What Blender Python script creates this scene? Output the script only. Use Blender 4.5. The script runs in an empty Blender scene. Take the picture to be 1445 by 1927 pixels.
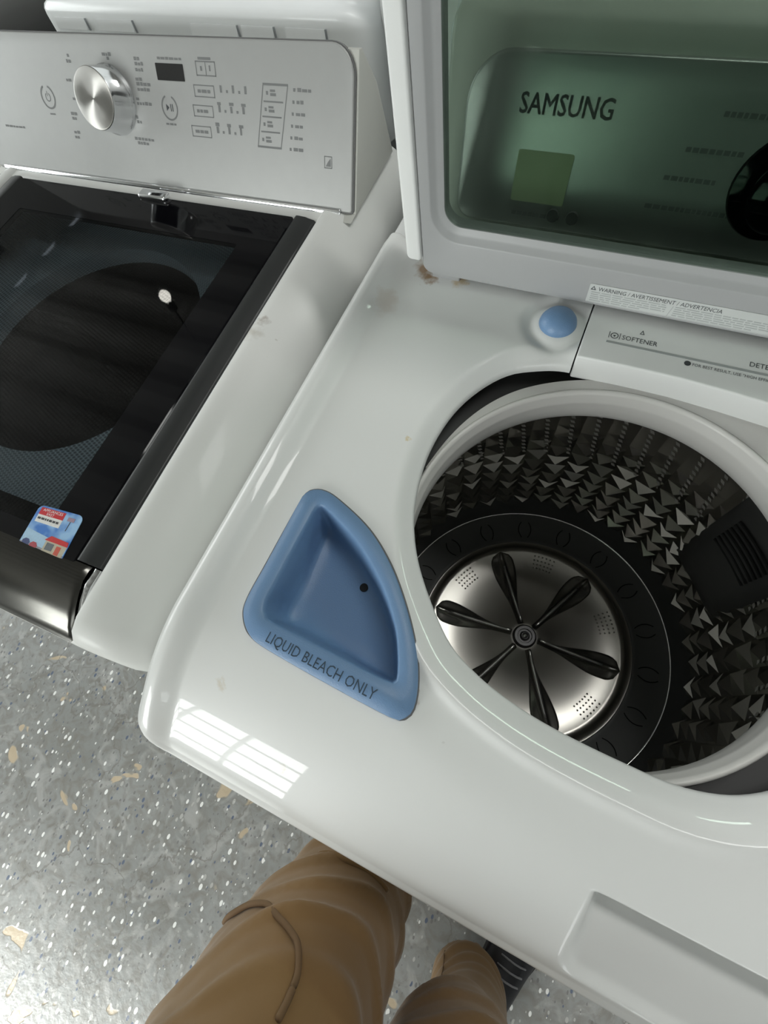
import bpy, bmesh, math, random
import numpy as np
from mathutils import Vector, Matrix, noise
random.seed(7)
PI = math.pi
S = bpy.context.scene
C = S.collection

# ------------------------------------------------------------------ camera
cam_d = bpy.data.cameras.new('camera')
cam_d.sensor_fit = 'HORIZONTAL'; cam_d.sensor_width = 36.0
cam_d.lens = 36.0 * 880.0 / 1445.0
cam_d.clip_start = 0.02
cam = bpy.data.objects.new('camera', cam_d); C.objects.link(cam)
RIGHT = Vector((0.90753458, 0.39778095, -0.13472678))
DOWN = Vector((0.32034728, -0.86310423, -0.3904212))
FWD = Vector((-0.27158537, 0.31116138, -0.91072497))
M = Matrix((RIGHT, -DOWN, -FWD)).transposed().to_4x4()
M.translation = Vector((0, 0, 1.40))
cam.matrix_world = M
S.camera = cam
S.view_settings.view_transform = 'Standard'
S.view_settings.look = 'None'
S.view_settings.gamma = 1.0
S.view_settings.use_curve_mapping = False
S.view_settings.exposure = 0.33

# ------------------------------------------------------------------ world and large lights
w = bpy.data.worlds.new('world'); S.world = w; w.use_nodes = True
w.node_tree.nodes['Background'].inputs[0].default_value = (0.80, 0.90, 1.0, 1)
w.node_tree.nodes['Background'].inputs[1].default_value = 1.0

def area(name, loc, rot, sx, sy, power, col=(1, 1, 1)):
    d = bpy.data.lights.new(name, 'AREA'); d.shape = 'RECTANGLE'; d.size = sx; d.size_y = sy
    d.energy = power; d.color = col
    o = bpy.data.objects.new(name, d); C.objects.link(o); o.location = loc; o.rotation_euler = rot
    return o
# daylight standing in the window openings of the front wall and the left wall
area('daylight_window_a', (-1.75, -3.62, 1.75), (PI/2, 0, 0), 1.7, 1.7, 125, (1.0, .985, .955))
area('daylight_window_b', (2.3, -3.62, 1.75), (PI/2, 0, 0), 1.8, 1.7, 40, (1.0, .985, .955))
area('daylight_window_c', (-4.62, 0.2, 1.85), (PI/2, 0, -PI/2), 3.2, 1.9, 75, (1.0, .985, .955))
sun_d = bpy.data.lights.new('sun', 'SUN'); sun_d.energy = 4.5; sun_d.angle = math.radians(5); sun_d.color = (1, .98, .95)
sun = bpy.data.objects.new('sun', sun_d); C.objects.link(sun)
sun.rotation_euler = Vector((-1.4, -2.55, 2.45)).to_track_quat('Z', 'Y').to_euler()
# fluorescent ceiling fittings; the one over the washer is added to light its drum
for i, (x, y) in enumerate([(1.2, 2.7), (.55, .75)]):
    area('ceiling_tube_light', (x, y, 2.93), (0, 0, 0), 1.2, .28, (60, 11)[i], (1.0, 1.0, .97))

# ------------------------------------------------------------------ materials
MAT = {}
def mat(name, col, rough=.4, metal=0., var=.04, scale=30., bump=0., bscale=200., spec=.5, coat=0., aniso=0., emit=0.):
    if name in MAT: return MAT[name]
    m = bpy.data.materials.new(name); m.use_nodes = True
    nt = m.node_tree; b = nt.nodes['Principled BSDF']
    tc = nt.nodes.new('ShaderNodeTexCoord'); nz = nt.nodes.new('ShaderNodeTexNoise')
    nz.inputs['Scale'].default_value = scale; nz.inputs['Detail'].default_value = 4
    nt.links.new(tc.outputs['Object'], nz.inputs['Vector'])
    mx = nt.nodes.new('ShaderNodeMix'); mx.data_type = 'RGBA'
    mx.inputs[6].default_value = (*[max(0, c*(1-var)) for c in col], 1)
    mx.inputs[7].default_value = (*[min(1, c*(1+var)) for c in col], 1)
    nt.links.new(nz.outputs['Fac'], mx.inputs[0]); nt.links.new(mx.outputs[2], b.inputs['Base Color'])
    b.inputs['Roughness'].default_value = rough; b.inputs['Metallic'].default_value = metal
    b.inputs['Specular IOR Level'].default_value = spec
    if coat: b.inputs['Coat Weight'].default_value = coat; b.inputs['Coat Roughness'].default_value = .06
    if bump:
        n2 = nt.nodes.new('ShaderNodeTexNoise'); n2.inputs['Scale'].default_value = bscale
        nt.links.new(tc.outputs['Object'], n2.inputs['Vector'])
        bp = nt.nodes.new('ShaderNodeBump'); bp.inputs['Strength'].default_value = bump; bp.inputs['Distance'].default_value = .002
        nt.links.new(n2.outputs['Fac'], bp.inputs['Height']); nt.links.new(bp.outputs['Normal'], b.inputs['Normal'])
    if emit:
        b.inputs['Emission Color'].default_value = (1, .97, .88, 1); b.inputs['Emission Strength'].default_value = emit
    MAT[name] = m; return m

def N(nt, t, **kw):
    n = nt.nodes.new(t)
    for k, v in kw.items(): setattr(n, k, v)
    return n
def mixc(nt, fac, a, b):
    mx = N(nt, 'ShaderNodeMix', data_type='RGBA')
    for s, v in ((0, fac), (6, a), (7, b)):
        if isinstance(v, (tuple, float, int)): mx.inputs[s].default_value = v if not isinstance(v, tuple) else (*v, 1)
        else: nt.links.new(v, mx.inputs[s])
    return mx.outputs[2]
def ramp(nt, src, stops):
    r = N(nt, 'ShaderNodeValToRGB'); nt.links.new(src, r.inputs[0])
    e = r.color_ramp.elements
    while len(e) < len(stops): e.new(.5)
    for el, (p, v) in zip(e, stops):
        el.position = p; el.color = (*(v if isinstance(v, tuple) else (v, v, v)), 1)
    return r.outputs[0]
def mth(nt, op, a, b=None, c=None):
    n = N(nt, 'ShaderNodeMath', operation=op)
    for i, v in enumerate((a, b, c)):
        if v is None: continue
        if isinstance(v, (int, float)): n.inputs[i].default_value = v
        else: nt.links.new(v, n.inputs[i])
    return n.outputs[0]

def enamel_mat(name, col, spots, rough=.42):
    """glossy white enamel with scattered scuffs; spots = stains (x, y, z, radius, colour, strength) in object space"""
    m = bpy.data.materials.new(name); m.use_nodes = True
    nt = m.node_tree; b = nt.nodes['Principled BSDF']
    tc = N(nt, 'ShaderNodeTexCoord'); P = tc.outputs['Object']
    n0 = N(nt, 'ShaderNodeTexNoise'); n0.inputs['Scale'].default_value = 9; nt.links.new(P, n0.inputs['Vector'])
    c = mixc(nt, n0.outputs['Fac'], tuple(x*.985 for x in col), col)
    # tiny chips
    v = N(nt, 'ShaderNodeTexVoronoi'); v.inputs['Scale'].default_value = 26; nt.links.new(P, v.inputs['Vector'])
    n3 = N(nt, 'ShaderNodeTexNoise'); n3.inputs['Scale'].default_value = 130; nt.links.new(P, n3.inputs['Vector'])
    sep = N(nt, 'ShaderNodeSeparateColor'); nt.links.new(v.outputs['Color'], sep.inputs[0])
    sel = ramp(nt, sep.outputs[0], [(.90, 0.), (.905, 1.)])
    dd = mth(nt, 'ADD', v.outputs['Distance'], mth(nt, 'MULTIPLY', mth(nt, 'SUBTRACT', n3.outputs['Fac'], .5), .16))
    dot = ramp(nt, dd, [(.02, 1.), (.05, 0.)])
    c = mixc(nt, mth(nt, 'MULTIPLY', mth(nt, 'MULTIPLY', sel, dot), .55), c, (.42, .40, .36))
    for (x, y, z, r, sc, st) in spots:
        mp = N(nt, 'ShaderNodeVectorMath', operation='DISTANCE'); nt.links.new(P, mp.inputs[0]); mp.inputs[1].default_value = (x, y, z)
        n4 = N(nt, 'ShaderNodeTexNoise'); n4.inputs['Scale'].default_value = 1.1/r; n4.inputs['Detail'].default_value = 6; nt.links.new(P, n4.inputs['Vector'])
        d2 = mth(nt, 'ADD', mp.outputs['Value'], mth(nt, 'MULTIPLY', mth(nt, 'SUBTRACT', n4.outputs['Fac'], .5), 2.6*r))
        f = N(nt, 'ShaderNodeMapRange'); nt.links.new(d2, f.inputs[0])
        f.inputs[1].default_value = r; f.inputs[2].default_value = r*.25; f.inputs[3].default_value = 0; f.inputs[4].default_value = st
        c = mixc(nt, f.outputs[0], c, sc)
    nt.links.new(c, b.inputs['Base Color'])
    b.inputs['Roughness'].default_value = rough
    b.inputs['Coat Weight'].default_value = .42 if rough < .45 else .08; b.inputs['Coat Roughness'].default_value = .03
    MAT[name] = m; return m

WHITE = (.78, .79, .78)
RUST = (.30, .17, .07); DIRT = (.40, .37, .31); BEIGE = (.55, .47, .33)
M_deck = enamel_mat('white_enamel_washer', WHITE, [
    (-.211, .462, .98, .017, RUST, .9), (-.198, .451, .98, .012, RUST, .9), (-.160, .455, .98, .011, (.62, .48, .28), .8),
    (-.236, .40, .98, .022, (.60, .52, .45), .45),
    (-.20, -.060, .965, .008, BEIGE, .7), (-.197, -.094, .95, .005, BEIGE, .7), (-.12, -.10, .95, .005, BEIGE, .4),
    (-.135, .23, .98, .004, (.62, .5, .25), .9), (-.034, .0, .98, .006, RUST, .6)])
M_rail = enamel_mat('white_enamel_left', (.72, .73, .71), rough=.5, spots=[(-.066, .418, .985, .010, (.22, .17, .13), .6), (-.070, .398, .985, .015, DIRT, .5), (-.075, .12, .98, .010, DIRT, .2)])
M_white = mat('white_plastic', (.78, .79, .78), .32, var=.02)
M_white_rear = mat('white_steel', (.88, .90, .91), .3, var=.02, coat=.2)
M_ring = mat('ring_plastic', (.62, .61, .59), .38, var=.02)
M_lidgrey = mat('lid_grey_plastic', (.36, .365, .37), .42, var=.02)
M_blue = mat('blue_plastic', (.155, .27, .45), .38, var=.03, bump=.15, bscale=900)
M_black = mat('black_void', (.008, .008, .008), .8)
M_dark = mat('dark_plastic', (.14, .143, .145), .42, var=.15)
M_darkgap = mat('gap_shade_dark', (.035, .035, .035), .6)
M_ink = mat('dark_ink', (.05, .055, .06), .6)
M_inkgrey = mat('grey_ink', (.15, .155, .155), .6)
M_chrome = mat('chrome', (.82, .83, .84), .10, 1.0, var=.01)
M_steel = mat('pulsator_steel', (.50, .485, .45), .30, 1.0, var=.06, scale=12)
M_drum = mat('drum_steel', (.44, .43, .40), .27, 1.0, var=.12, scale=20)
M_silver = mat('console_silver', (.35, .355, .35), .48, .25, var=.03, scale=60, bump=.05, bscale=600)
M_panelwhite = mat('end_cap_plastic', (.50, .505, .47), .45, var=.02)
M_seam = mat('seam_dark', (.12, .12, .12), .6)
M_cabinet = mat('cabinet_white', (.76, .77, .77), .3, var=.02)
M_glassblack = mat('black_glass', (.003, .003, .004), .05, spec=.2, var=.2)
M_frame = mat('graphite_plastic', (.022, .024, .024), .40, var=.1)
M_darkchrome = mat('dark_chrome', (.11, .108, .10), .20, 1.0, var=.15, scale=14)
M_display = mat('display_black', (.018, .018, .018), .25)
M_label = mat('label_paper', (.56, .58, .57), .35, var=.05)
M_inkpale = mat('pale_ink', (.40, .42, .42), .5)
M_yellow = mat('pale_yellow_label', (.46, .53, .34), .5)

def dashed_glass():
    m = bpy.data.materials.new('dotted_window_glass'); m.use_nodes = True
    nt = m.node_tree; nt.nodes.clear()
    out = N(nt, 'ShaderNodeOutputMaterial')
    tc = N(nt, 'ShaderNodeTexCoord'); v = N(nt, 'ShaderNodeTexVoronoi'); v.inputs['Scale'].default_value = 225; v.inputs['Randomness'].default_value = 0
    v.voronoi_dimensions = '2D'
    mp = N(nt, 'ShaderNodeMapping'); mp.inputs['Rotation'].default_value = (0, 0, math.radians(20)); mp.inputs['Scale'].default_value = (1.0, 1.0, 1)
    nt.links.new(tc.outputs['Object'], mp.inputs[0]); nt.links.new(mp.outputs[0], v.inputs['Vector'])
    f = ramp(nt, v.outputs['Distance'], [(.30, 1.), (.42, 0.)])
    tr = N(nt, 'ShaderNodeBsdfTransparent')
    col = mixc(nt, f, (.60, .64, .66), (.36, .39, .40)); nt.links.new(col, tr.inputs[0])
    gl = N(nt, 'ShaderNodeBsdfGlossy'); gl.inputs['Roughness'].default_value = .02
    fr = N(nt, 'ShaderNodeFresnel'); fr.inputs[0].default_value = 1.3
    ge = N(nt, 'ShaderNodeNewGeometry'); fz = mth(nt, 'MULTIPLY', fr.outputs[0], mth(nt, 'SUBTRACT', 1.0, ge.outputs['Backfacing']))
    mx = N(nt, 'ShaderNodeMixShader'); nt.links.new(fz, mx.inputs[0]); nt.links.new(tr.outputs[0], mx.inputs[1]); nt.links.new(gl.outputs[0], mx.inputs[2])
    nt.links.new(mx.outputs[0], out.inputs[0]); return m
def tinted_glass(name, col, ior=1.45, rough=.02):
    m = bpy.data.materials.new(name); m.use_nodes = True
    nt = m.node_tree; nt.nodes.clear()
    out = N(nt, 'ShaderNodeOutputMaterial'); tr = N(nt, 'ShaderNodeBsdfTransparent')
    tc = N(nt, 'ShaderNodeTexCoord'); nz = N(nt, 'ShaderNodeTexNoise'); nz.inputs['Scale'].default_value = 3; nt.links.new(tc.outputs['Object'], nz.inputs['Vector'])
    c = mixc(nt, nz.outputs['Fac'], tuple(x*.94 for x in col), tuple(min(1, x*1.06) for x in col)); nt.links.new(c, tr.inputs[0])
    gl = N(nt, 'ShaderNodeBsdfGlossy'); gl.inputs['Roughness'].default_value = rough
    fr = N(nt, 'ShaderNodeFresnel'); fr.inputs[0].default_value = ior
    ge = N(nt, 'ShaderNodeNewGeometry'); fz = mth(nt, 'MULTIPLY', fr.outputs[0], mth(nt, 'SUBTRACT', 1.0, ge.outputs['Backfacing']))
    mx = N(nt, 'ShaderNodeMixShader'); nt.links.new(fz, mx.inputs[0]); nt.links.new(tr.outputs[0], mx.inputs[1]); nt.links.new(gl.outputs[0], mx.inputs[2])
    nt.links.new(mx.outputs[0], out.inputs[0]); return m
M_window = dashed_glass()
M_lidglass = tinted_glass('green_tinted_glass', (.475, .54, .495))
M_pane = tinted_glass('window_pane_glass', (.93, .96, .95))

def knob_mat():
    m = bpy.data.materials.new('spun_metal'); m.use_nodes = True
    nt = m.node_tree; b = nt.nodes['Principled BSDF']
    b.inputs['Metallic'].default_value = 1; b.inputs['Roughness'].default_value = .34
    b.inputs['Base Color'].default_value = (.50, .49, .47, 1)
    tc = N(nt, 'ShaderNodeTexCoord')
    b.inputs['Anisotropic'].default_value = .9
    tg = N(nt, 'ShaderNodeTangent', direction_type='RADIAL', axis='Z'); nt.links.new(tg.outputs[0], b.inputs['Tangent'])
    nz = N(nt, 'ShaderNodeTexNoise'); nz.inputs['Scale'].default_value = 300; nt.links.new(tc.outputs['Object'], nz.inputs['Vector'])
    r = N(nt, 'ShaderNodeMapRange'); r.inputs[3].default_value = .33; r.inputs[4].default_value = .35
    nt.links.new(nz.outputs['Fac'], r.inputs[0]); nt.links.new(r.outputs[0], b.inputs['Roughness'])
    return m
M_knob = knob_mat()

def floor_mat():
    m = bpy.data.materials.new('flaked_epoxy_floor'); m.use_nodes = True
    nt = m.node_tree; b = nt.nodes['Principled BSDF']
    tc = N(nt, 'ShaderNodeTexCoord'); P = tc.outputs['Object']
    def noi(s, d=4, dist=0.):
        n = N(nt, 'ShaderNodeTexNoise'); n.inputs['Scale'].default_value = s; n.inputs['Detail'].default_value = d
        n.inputs['Distortion'].default_value = dist; nt.links.new(P, n.inputs['Vector']); return n.outputs['Fac']
    c = mixc(nt, ramp(nt, noi(3.2, 6), [(.35, 0.), (.65, 1.)]), (.265, .272, .262), (.37, .378, .372))
    c = mixc(nt, ramp(nt, noi(26, 6, 1.5), [(.42, 0.), (.68, .8)]), c, (.235, .225, .20))
    c = mixc(nt, ramp(nt, noi(9, 8, 2.5), [(.52, 0.), (.66, .7)]), c, (.46, .46, .45))
    def flakes(scale, thr, size, col, c, off):
        mp = N(nt, 'ShaderNodeMapping'); mp.inputs['Location'].default_value = (off, off*.7, 0)
        mp.inputs['Rotation'].default_value = (0, 0, off); mp.inputs['Scale'].default_value = (1, .6, 1); nt.links.new(P, mp.inputs[0])
        v = N(nt, 'ShaderNodeTexVoronoi'); v.inputs['Scale'].default_value = scale; nt.links.new(mp.outputs[0], v.inputs['Vector']); v.voronoi_dimensions = '2D'
        sp = N(nt, 'ShaderNodeSeparateColor'); nt.links.new(v.outputs['Color'], sp.inputs[0])
        sel = ramp(nt, sp.outputs[0], [(thr, 0.), (thr+.005, 1.)])
        sz = mth(nt, 'MULTIPLY', sp.outputs[1], size)
        d = mth(nt, 'LESS_THAN', v.outputs['Distance'], sz)
        return mixc(nt, mth(nt, 'MULTIPLY', sel, d), c, col)
    c = flakes(95, .72, .30, (.22, .22, .215), c, 1.3)
    c = flakes(90, .90, .34, (.13, .16, .23), c, 4.1)
    c = flakes(80, .80, .34, (.50, .50, .48), c, 2.2)
    c = flakes(75, .86, .34, (.95, .96, .94), c, 7.7)
    # peeled patches that show the screed
    pn = noi(6.5, 3, .6); p = ramp(nt, pn, [(.655, 0.), (.668, 1.)])
    c = mixc(nt, p, c, mixc(nt, noi(40), (.50, .40, .27), (.66, .56, .42)))
    # hairline cracks
    wv = N(nt, 'ShaderNodeTexVoronoi', feature='DISTANCE_TO_EDGE'); wv.inputs['Scale'].default_value = 2.3
    mpv = N(nt, 'ShaderNodeVectorMath', operation='ADD'); nt.links.new(P, mpv.inputs[0])
    nn = N(nt, 'ShaderNodeTexNoise'); nn.inputs['Scale'].default_value = 7; nn.inputs['Detail'].default_value = 6; nt.links.new(P, nn.inputs['Vector'])
    vs = N(nt, 'ShaderNodeVectorMath', operation='SCALE'); nt.links.new(nn.outputs['Color'], vs.inputs[0]); vs.inputs[3].default_value = .35
    nt.links.new(vs.outputs[0], mpv.inputs[1]); nt.links.new(mpv.outputs[0], wv.inputs['Vector'])
    cr = ramp(nt, wv.outputs['Distance'], [(.004, .6), (.010, 0.)])
    c = mixc(nt, cr, c, (.20, .19, .17))
    nt.links.new(c, b.inputs['Base Color'])
    b.inputs['Roughness'].default_value = .33
    bp = N(nt, 'ShaderNodeBump'); bp.inputs['Strength'].default_value = .25; bp.inputs['Distance'].default_value = .003
    nt.links.new(mth(nt, 'SUBTRACT', noi(60), mth(nt, 'MULTIPLY', p, .8)), bp.inputs['Height']); nt.links.new(bp.outputs[0], b.inputs['Normal'])
    return m
M_floor = floor_mat()

def cloth_mat():
    m = bpy.data.materials.new('brown_canvas'); m.use_nodes = True
    nt = m.node_tree; b = nt.nodes['Principled BSDF']
    tc = N(nt, 'ShaderNodeTexCoord'); P = tc.outputs['Object']
    n = N(nt, 'ShaderNodeTexNoise'); n.inputs['Scale'].default_value = 10; n.inputs['Detail'].default_value = 5; nt.links.new(P, n.inputs['Vector'])
    c = mixc(nt, n.outputs['Fac'], (.185, .104, .037), (.262, .152, .056)); nt.links.new(c, b.inputs['Base Color'])
    b.inputs['Roughness'].default_value = .85; b.inputs['Sheen Weight'].default_value = .25
    wv = N(nt, 'ShaderNodeTexWave'); wv.inputs['Scale'].default_value = 420; nt.links.new(P, wv.inputs['Vector'])
    bp = N(nt, 'ShaderNodeBump'); bp.inputs['Strength'].default_value = .2; bp.inputs['Distance'].default_value = .0006
    nt.links.new(wv.outputs['Fac'], bp.inputs['Height']); nt.links.new(bp.outputs[0], b.inputs['Normal'])
    return m
M_cloth = cloth_mat()
M_shoe = mat('shoe_black', (.02, .021, .026), .45, var=.3, scale=40)
M_lace = mat('lace_grey', (.25, .25, .26), .8)
M_sole = mat('sole_dark', (.05, .05, .05), .7)

# ------------------------------------------------------------------ helpers
def thing(name, label, cat, loc=(0, 0, 0), rotz=0., group=None):
    o = bpy.data.objects.new(name, None); C.objects.link(o)
    o.empty_display_size = .05
    o.location = loc; o.rotation_euler = (0, 0, rotz); o['label'] = label; o['category'] = cat
    if group: o['group'] = group
    return o
OFF = {}
def obj(name, verts, faces, m, parent=None, smooth=False, origin=(0, 0, 0), auto=None, label=None, kind=None):
    """verts are given in the root thing's own frame; origin = where that root's Empty stands in that frame"""
    me = bpy.data.meshes.new(name)
    me.from_pydata([tuple(v) for v in verts], [], [tuple(int(i) for i in f) for f in faces]); me.update()
    me.materials.append(m)
    if smooth:
        me.polygons.foreach_set('use_smooth', [True]*len(me.polygons))
        if auto: me.set_sharp_from_angle(angle=math.radians(auto))
    o = bpy.data.objects.new(name, me); C.objects.link(o)
    if parent: o.parent = parent
    if label: o['label'] = label
    if kind: o['kind'] = kind
    return o
class MB:
    def __init__(s): s.v = []; s.f = []
    def add(s, v, f):
        n = len(s.v); s.v += [tuple(p) for p in v]; s.f += [tuple(i+n for i in q) for q in f]; return s
    def box(s, x0, x1, y0, y1, z0, z1):
        return s.add([(x, y, z) for z in (z0, z1) for y in (y0, y1) for x in (x0, x1)],
                     [(0, 2, 3, 1), (4, 5, 7, 6), (0, 1, 5, 4), (2, 6, 7, 3), (0, 4, 6, 2), (1, 3, 7, 5)])
    def loft(s, rings, closed=True, cap0=False, cap1=False):
        n = len(rings[0]); base = len(s.v)
        for r in rings: s.v += [tuple(p) for p in r]
        for i in range(len(rings)-1):
            for j in range(n if closed else n-1):
                a = base+i*n+j; b = base+i*n+(j+1) % n
                s.f.append((a, b, b+n, a+n))
        if cap0: s.f.append(tuple(base+j for j in range(n))[::-1])
        if cap1: s.f.append(tuple(base+(len(rings)-1)*n+j for j in range(n)))
        return s
    def lathe(s, prof, cx, cy, n=96):
        base = len(s.v); k = len(prof)
        for i in range(n):
            a = 2*PI*i/n
            for r, z in prof: s.v.append((cx+r*math.cos(a), cy+r*math.sin(a), z))
        for i in range(n):
            for j in range(k-1):
                a = base+i*k+j; b = base+((i+1) % n)*k+j
                s.f.append((a, b, b+1, a+1))
        return s
    def tube(s, pts, r, n=8, caps=True):
        pts = [Vector(p) for p in pts]; rings = []
        for i, p in enumerate(pts):
            d = (pts[min(i+1, len(pts)-1)]-pts[max(i-1, 0)]).normalized()
            up = Vector((0, 0, 1)) if abs(d.z) < .9 else Vector((1, 0, 0))
            a = d.cross(up).normalized(); b = d.cross(a)
            rr = r[i] if isinstance(r, (list, tuple)) else r
            rings.append([p+a*math.cos(2*PI*k/n)*rr+b*math.sin(2*PI*k/n)*rr for k in range(n)])
        return s.loft(rings, True, caps, caps)
    def prism(s, poly, fn, d0, d1):
        """extrude a 2D polygon; fn(u, v, d) -> xyz"""
        return s.loft([[fn(u, v, d0) for u, v in poly], [fn(u, v, d1) for u, v in poly]], True, True, True)
    def build(s, name, m, parent=None, **kw):
        o = obj(name, s.v, s.f, m, parent, **kw)
        return o
def fixn(o):
    bm = bmesh.new(); bm.from_mesh(o.data); bmesh.ops.recalc_face_normals(bm, faces=bm.faces); bm.to_mesh(o.data); bm.free(); return o
def bevel(o, wd, seg=3, ang=35, smooth=True):
    """bevel baked into the mesh"""
    bm = bmesh.new(); bm.from_mesh(o.data)
    bmesh.ops.recalc_face_normals(bm, faces=bm.faces)
    es = [e for e in bm.edges if len(e.link_faces) == 2 and e.calc_face_angle(0) > math.radians(ang)]
    bmesh.ops.bevel(bm, geom=es, offset=wd, segments=seg, profile=.5, affect='EDGES', clamp_overlap=True)
    if smooth:
        for f in bm.faces: f.smooth = True
    bm.to_mesh(o.data); bm.free()
    if smooth: o.data.set_sharp_from_angle(angle=math.radians(50))
    return o
def rrect(x0, x1, y0, y1, r, n=6):
    if not isinstance(r, (list, tuple)): r = [r]*4
    pts = []
    for (cx, cy, a0, rr) in ((x1, y0, -90, r[0]), (x1, y1, 0, r[1]), (x0, y1, 90, r[2]), (x0, y0, 180, r[3])):
        sx = -1 if cx == x1 else 1; sy = 1 if cy == y0 else -1
        if rr <= 0: pts.append((cx, cy)); continue
        for i in range(n+1):
            a = math.radians(a0+90*i/n); pts.append((cx+sx*rr+rr*math.cos(a), cy+sy*rr+rr*math.sin(a)))
    return pts
def text_mesh(body, size, spacing=1.0):
    cu = bpy.data.curves.new('txt', 'FONT'); cu.body = body; cu.size = size; cu.extrude = 0; cu.space_character = spacing
    cu.resolution_u = 2
    o = bpy.data.objects.new('txt', cu); C.objects.link(o)
    dg = bpy.context.evaluated_depsgraph_get(); me = o.evaluated_get(dg).to_mesh()
    v = [tuple(p.co) for p in me.vertices]; f = [tuple(p.vertices) for p in me.polygons]
    o.evaluated_get(dg).to_mesh_clear(); bpy.data.objects.remove(o); bpy.data.curves.remove(cu)
    return v, f
def text(name, body, size, fn, m, parent, spacing=1.0, bold=0., sx=1.0, label=None):
    v, f = text_mesh(body, size, spacing)
    mb = MB(); mb.add([fn(p[0]*sx, p[1]) for p in v], f)
    if bold:
        for dx, dy in ((bold, 0), (0, bold), (bold, bold)): mb.add([fn(p[0]*sx+dx, p[1]+dy) for p in v], f)
    return mb.build(name, m, parent, label=label)
def smooth01(t):
    t = np.clip(t, 0, 1); return t*t*(3-2*t)

# ------------------------------------------------------------------ room shell
def structure(o): o['kind'] = 'structure'; return o
X0, X1, Y0, Y1, ZC = -4.5, 4.5, -3.5, 5.0, 3.0
M_wall = mat('painted_wall', (.50, .51, .50), .7, var=.06, scale=4, bump=.1)
M_ceil = mat('corrugated_ceiling', (.30, .295, .28), .6, var=.2, scale=3)
M_mull = mat('window_metal', (.16, .16, .165), .4, var=.1)
structure(MB().box(X0-1, X1+1, Y0-1, Y1+1, -.1, 0).build('floor', M_floor))
cl = MB()
k = 0
n = 90
pts = []
for i in range(n):
    y = Y0+(Y1-Y0)*i/(n-1)
    pts.append((y, ZC+.02*(1 if (i//2) % 2 else -1)))
cl.loft([[(X0, y, z) for y, z in pts], [(X1, y, z) for y, z in pts]], closed=False)
structure(cl.build('ceiling', M_ceil))
structure(MB().box(X0, X1, Y1, Y1+.1, 0, ZC).build('wall_back', M_wall))
structure(MB().box(X1, X1+.1, Y0, Y1, 0, ZC).build('wall_right', M_wall))
def wall_with_window(name, wname, fn, a0, a1, wins):
    mb = MB(); cur = a0
    def bx(u0, u1, z0, z1):
        c = [fn(u, d, z) for u in (u0, u1) for d in (0, .1) for z in (z0, z1)]
        mn = [min(p[i] for p in c) for i in range(3)]; mx = [max(p[i] for p in c) for i in range(3)]
        mb.box(mn[0], mx[0], mn[1], mx[1], mn[2], mx[2])
    for (u0, u1, z0, z1) in wins:
        bx(cur, u0, 0, ZC); bx(u0, u1, 0, z0); bx(u0, u1, z1, ZC); cur = u1
    bx(cur, a1, 0, ZC)
    structure(mb.build(name, M_wall))
win_n = [0]
def window(fn, u0, u1, z0, z1, cols, rows):
    win_n[0] += 1
    fr = MB()
    def bx(mb, a, b, c, d, d0, d1):
        q = [fn(u, dd, z) for u in (a, b) for dd in (d0, d1) for z in (c, d)]
        mn = [min(p[i] for p in q) for i in range(3)]; mx = [max(p[i] for p in q) for i in range(3)]
        mb.box(mn[0], mx[0], mn[1], mx[1], mn[2], mx[2])
    for (a, b, c, d) in ((u0, u0+.06, z0, z1), (u1-.06, u1, z0, z1), (u0+.06, u1-.06, z0, z0+.06), (u0+.06, u1-.06, z1-.06, z1)):
        bx(fr, a, b, c, d, .02, .08)
    root = structure(fr.build('window_%d' % win_n[0], M_mull))
    du = (u1-u0-.12)/cols; dz = (z1-z0-.12)/rows
    for i in range(1, cols):
        mb = MB(); u = u0+.06+du*i; bx(mb, u-.02, u+.02, z0+.06, z1-.06, .025, .07); mb.build('mullion', M_mull, root)
    for i in range(1, rows):
        mb = MB(); z = z0+.06+dz*i; bx(mb, u0+.06, u1-.06, z-.03, z+.03, .03, .065); mb.build('glazing_bar', M_mull, root)
    for i in range(cols):
        for j in range(rows):
            mb = MB(); a = u0+.06+du*i; c = z0+.06+dz*j
            bx(mb, a+.02, a+du-.02, c+.03, c+dz-.03, .046, .05); mb.build('pane', M_pane, root)
ff = lambda u, d, z: (u, Y0-d, z)
wall_with_window('wall_front', '', ff, X0, X1, [(-2.65, -.85, .9, 2.6), (1.4, 3.2, .9, 2.6)])
window(ff, -2.65, -.85, .9, 2.6, 3, 4); window(ff, 1.4, 3.2, .9, 2.6, 3, 4)
fl = lambda u, d, z: (X0-d, u, z)
wall_with_window('wall_left', '', fl, Y0, Y1, [(-1.4, 1.8, .9, 2.8)])
window(fl, -1.4, 1.8, .9, 2.8, 4, 3)
# ceiling fittings: tube trays (the one over the washer added) and the round bulb
for (x, y) in [(1.2, 2.7), (.55, .75)]:
    mb = MB()
    mb.box(x-.64, x+.64, y-.17, y+.17, 2.94, 2.979)
    mb.box(x-.64, x+.64, y-.17, y-.15, 2.90, 2.94); mb.box(x-.64, x+.64, y+.15, y+.17, 2.90, 2.94)
    o = mb.build('ceiling_light', M_white)
    o['label'] = 'long white fluorescent tray on the ceiling above the ' + ('rear row of machines' if y > 2 else 'open washer, added to light its drum'); o['category'] = 'ceiling light'; o['group'] = 'fluorescent trays on the ceiling'
lamp = thing('bulb_lamp', 'round glowing bulb hanging in a black socket from the ceiling', 'lamp', (-2.55, 1.58, 2.5))
b = MB().lathe([(0.0, 0.055), (.018, .059), (.031, .072), (.036, .091), (.031, .110), (.022, .126)], 0, 0, 24).build('bulb', mat('bulb_glow', (1, 1, .9), .3, emit=14), lamp, smooth=True)
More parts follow.
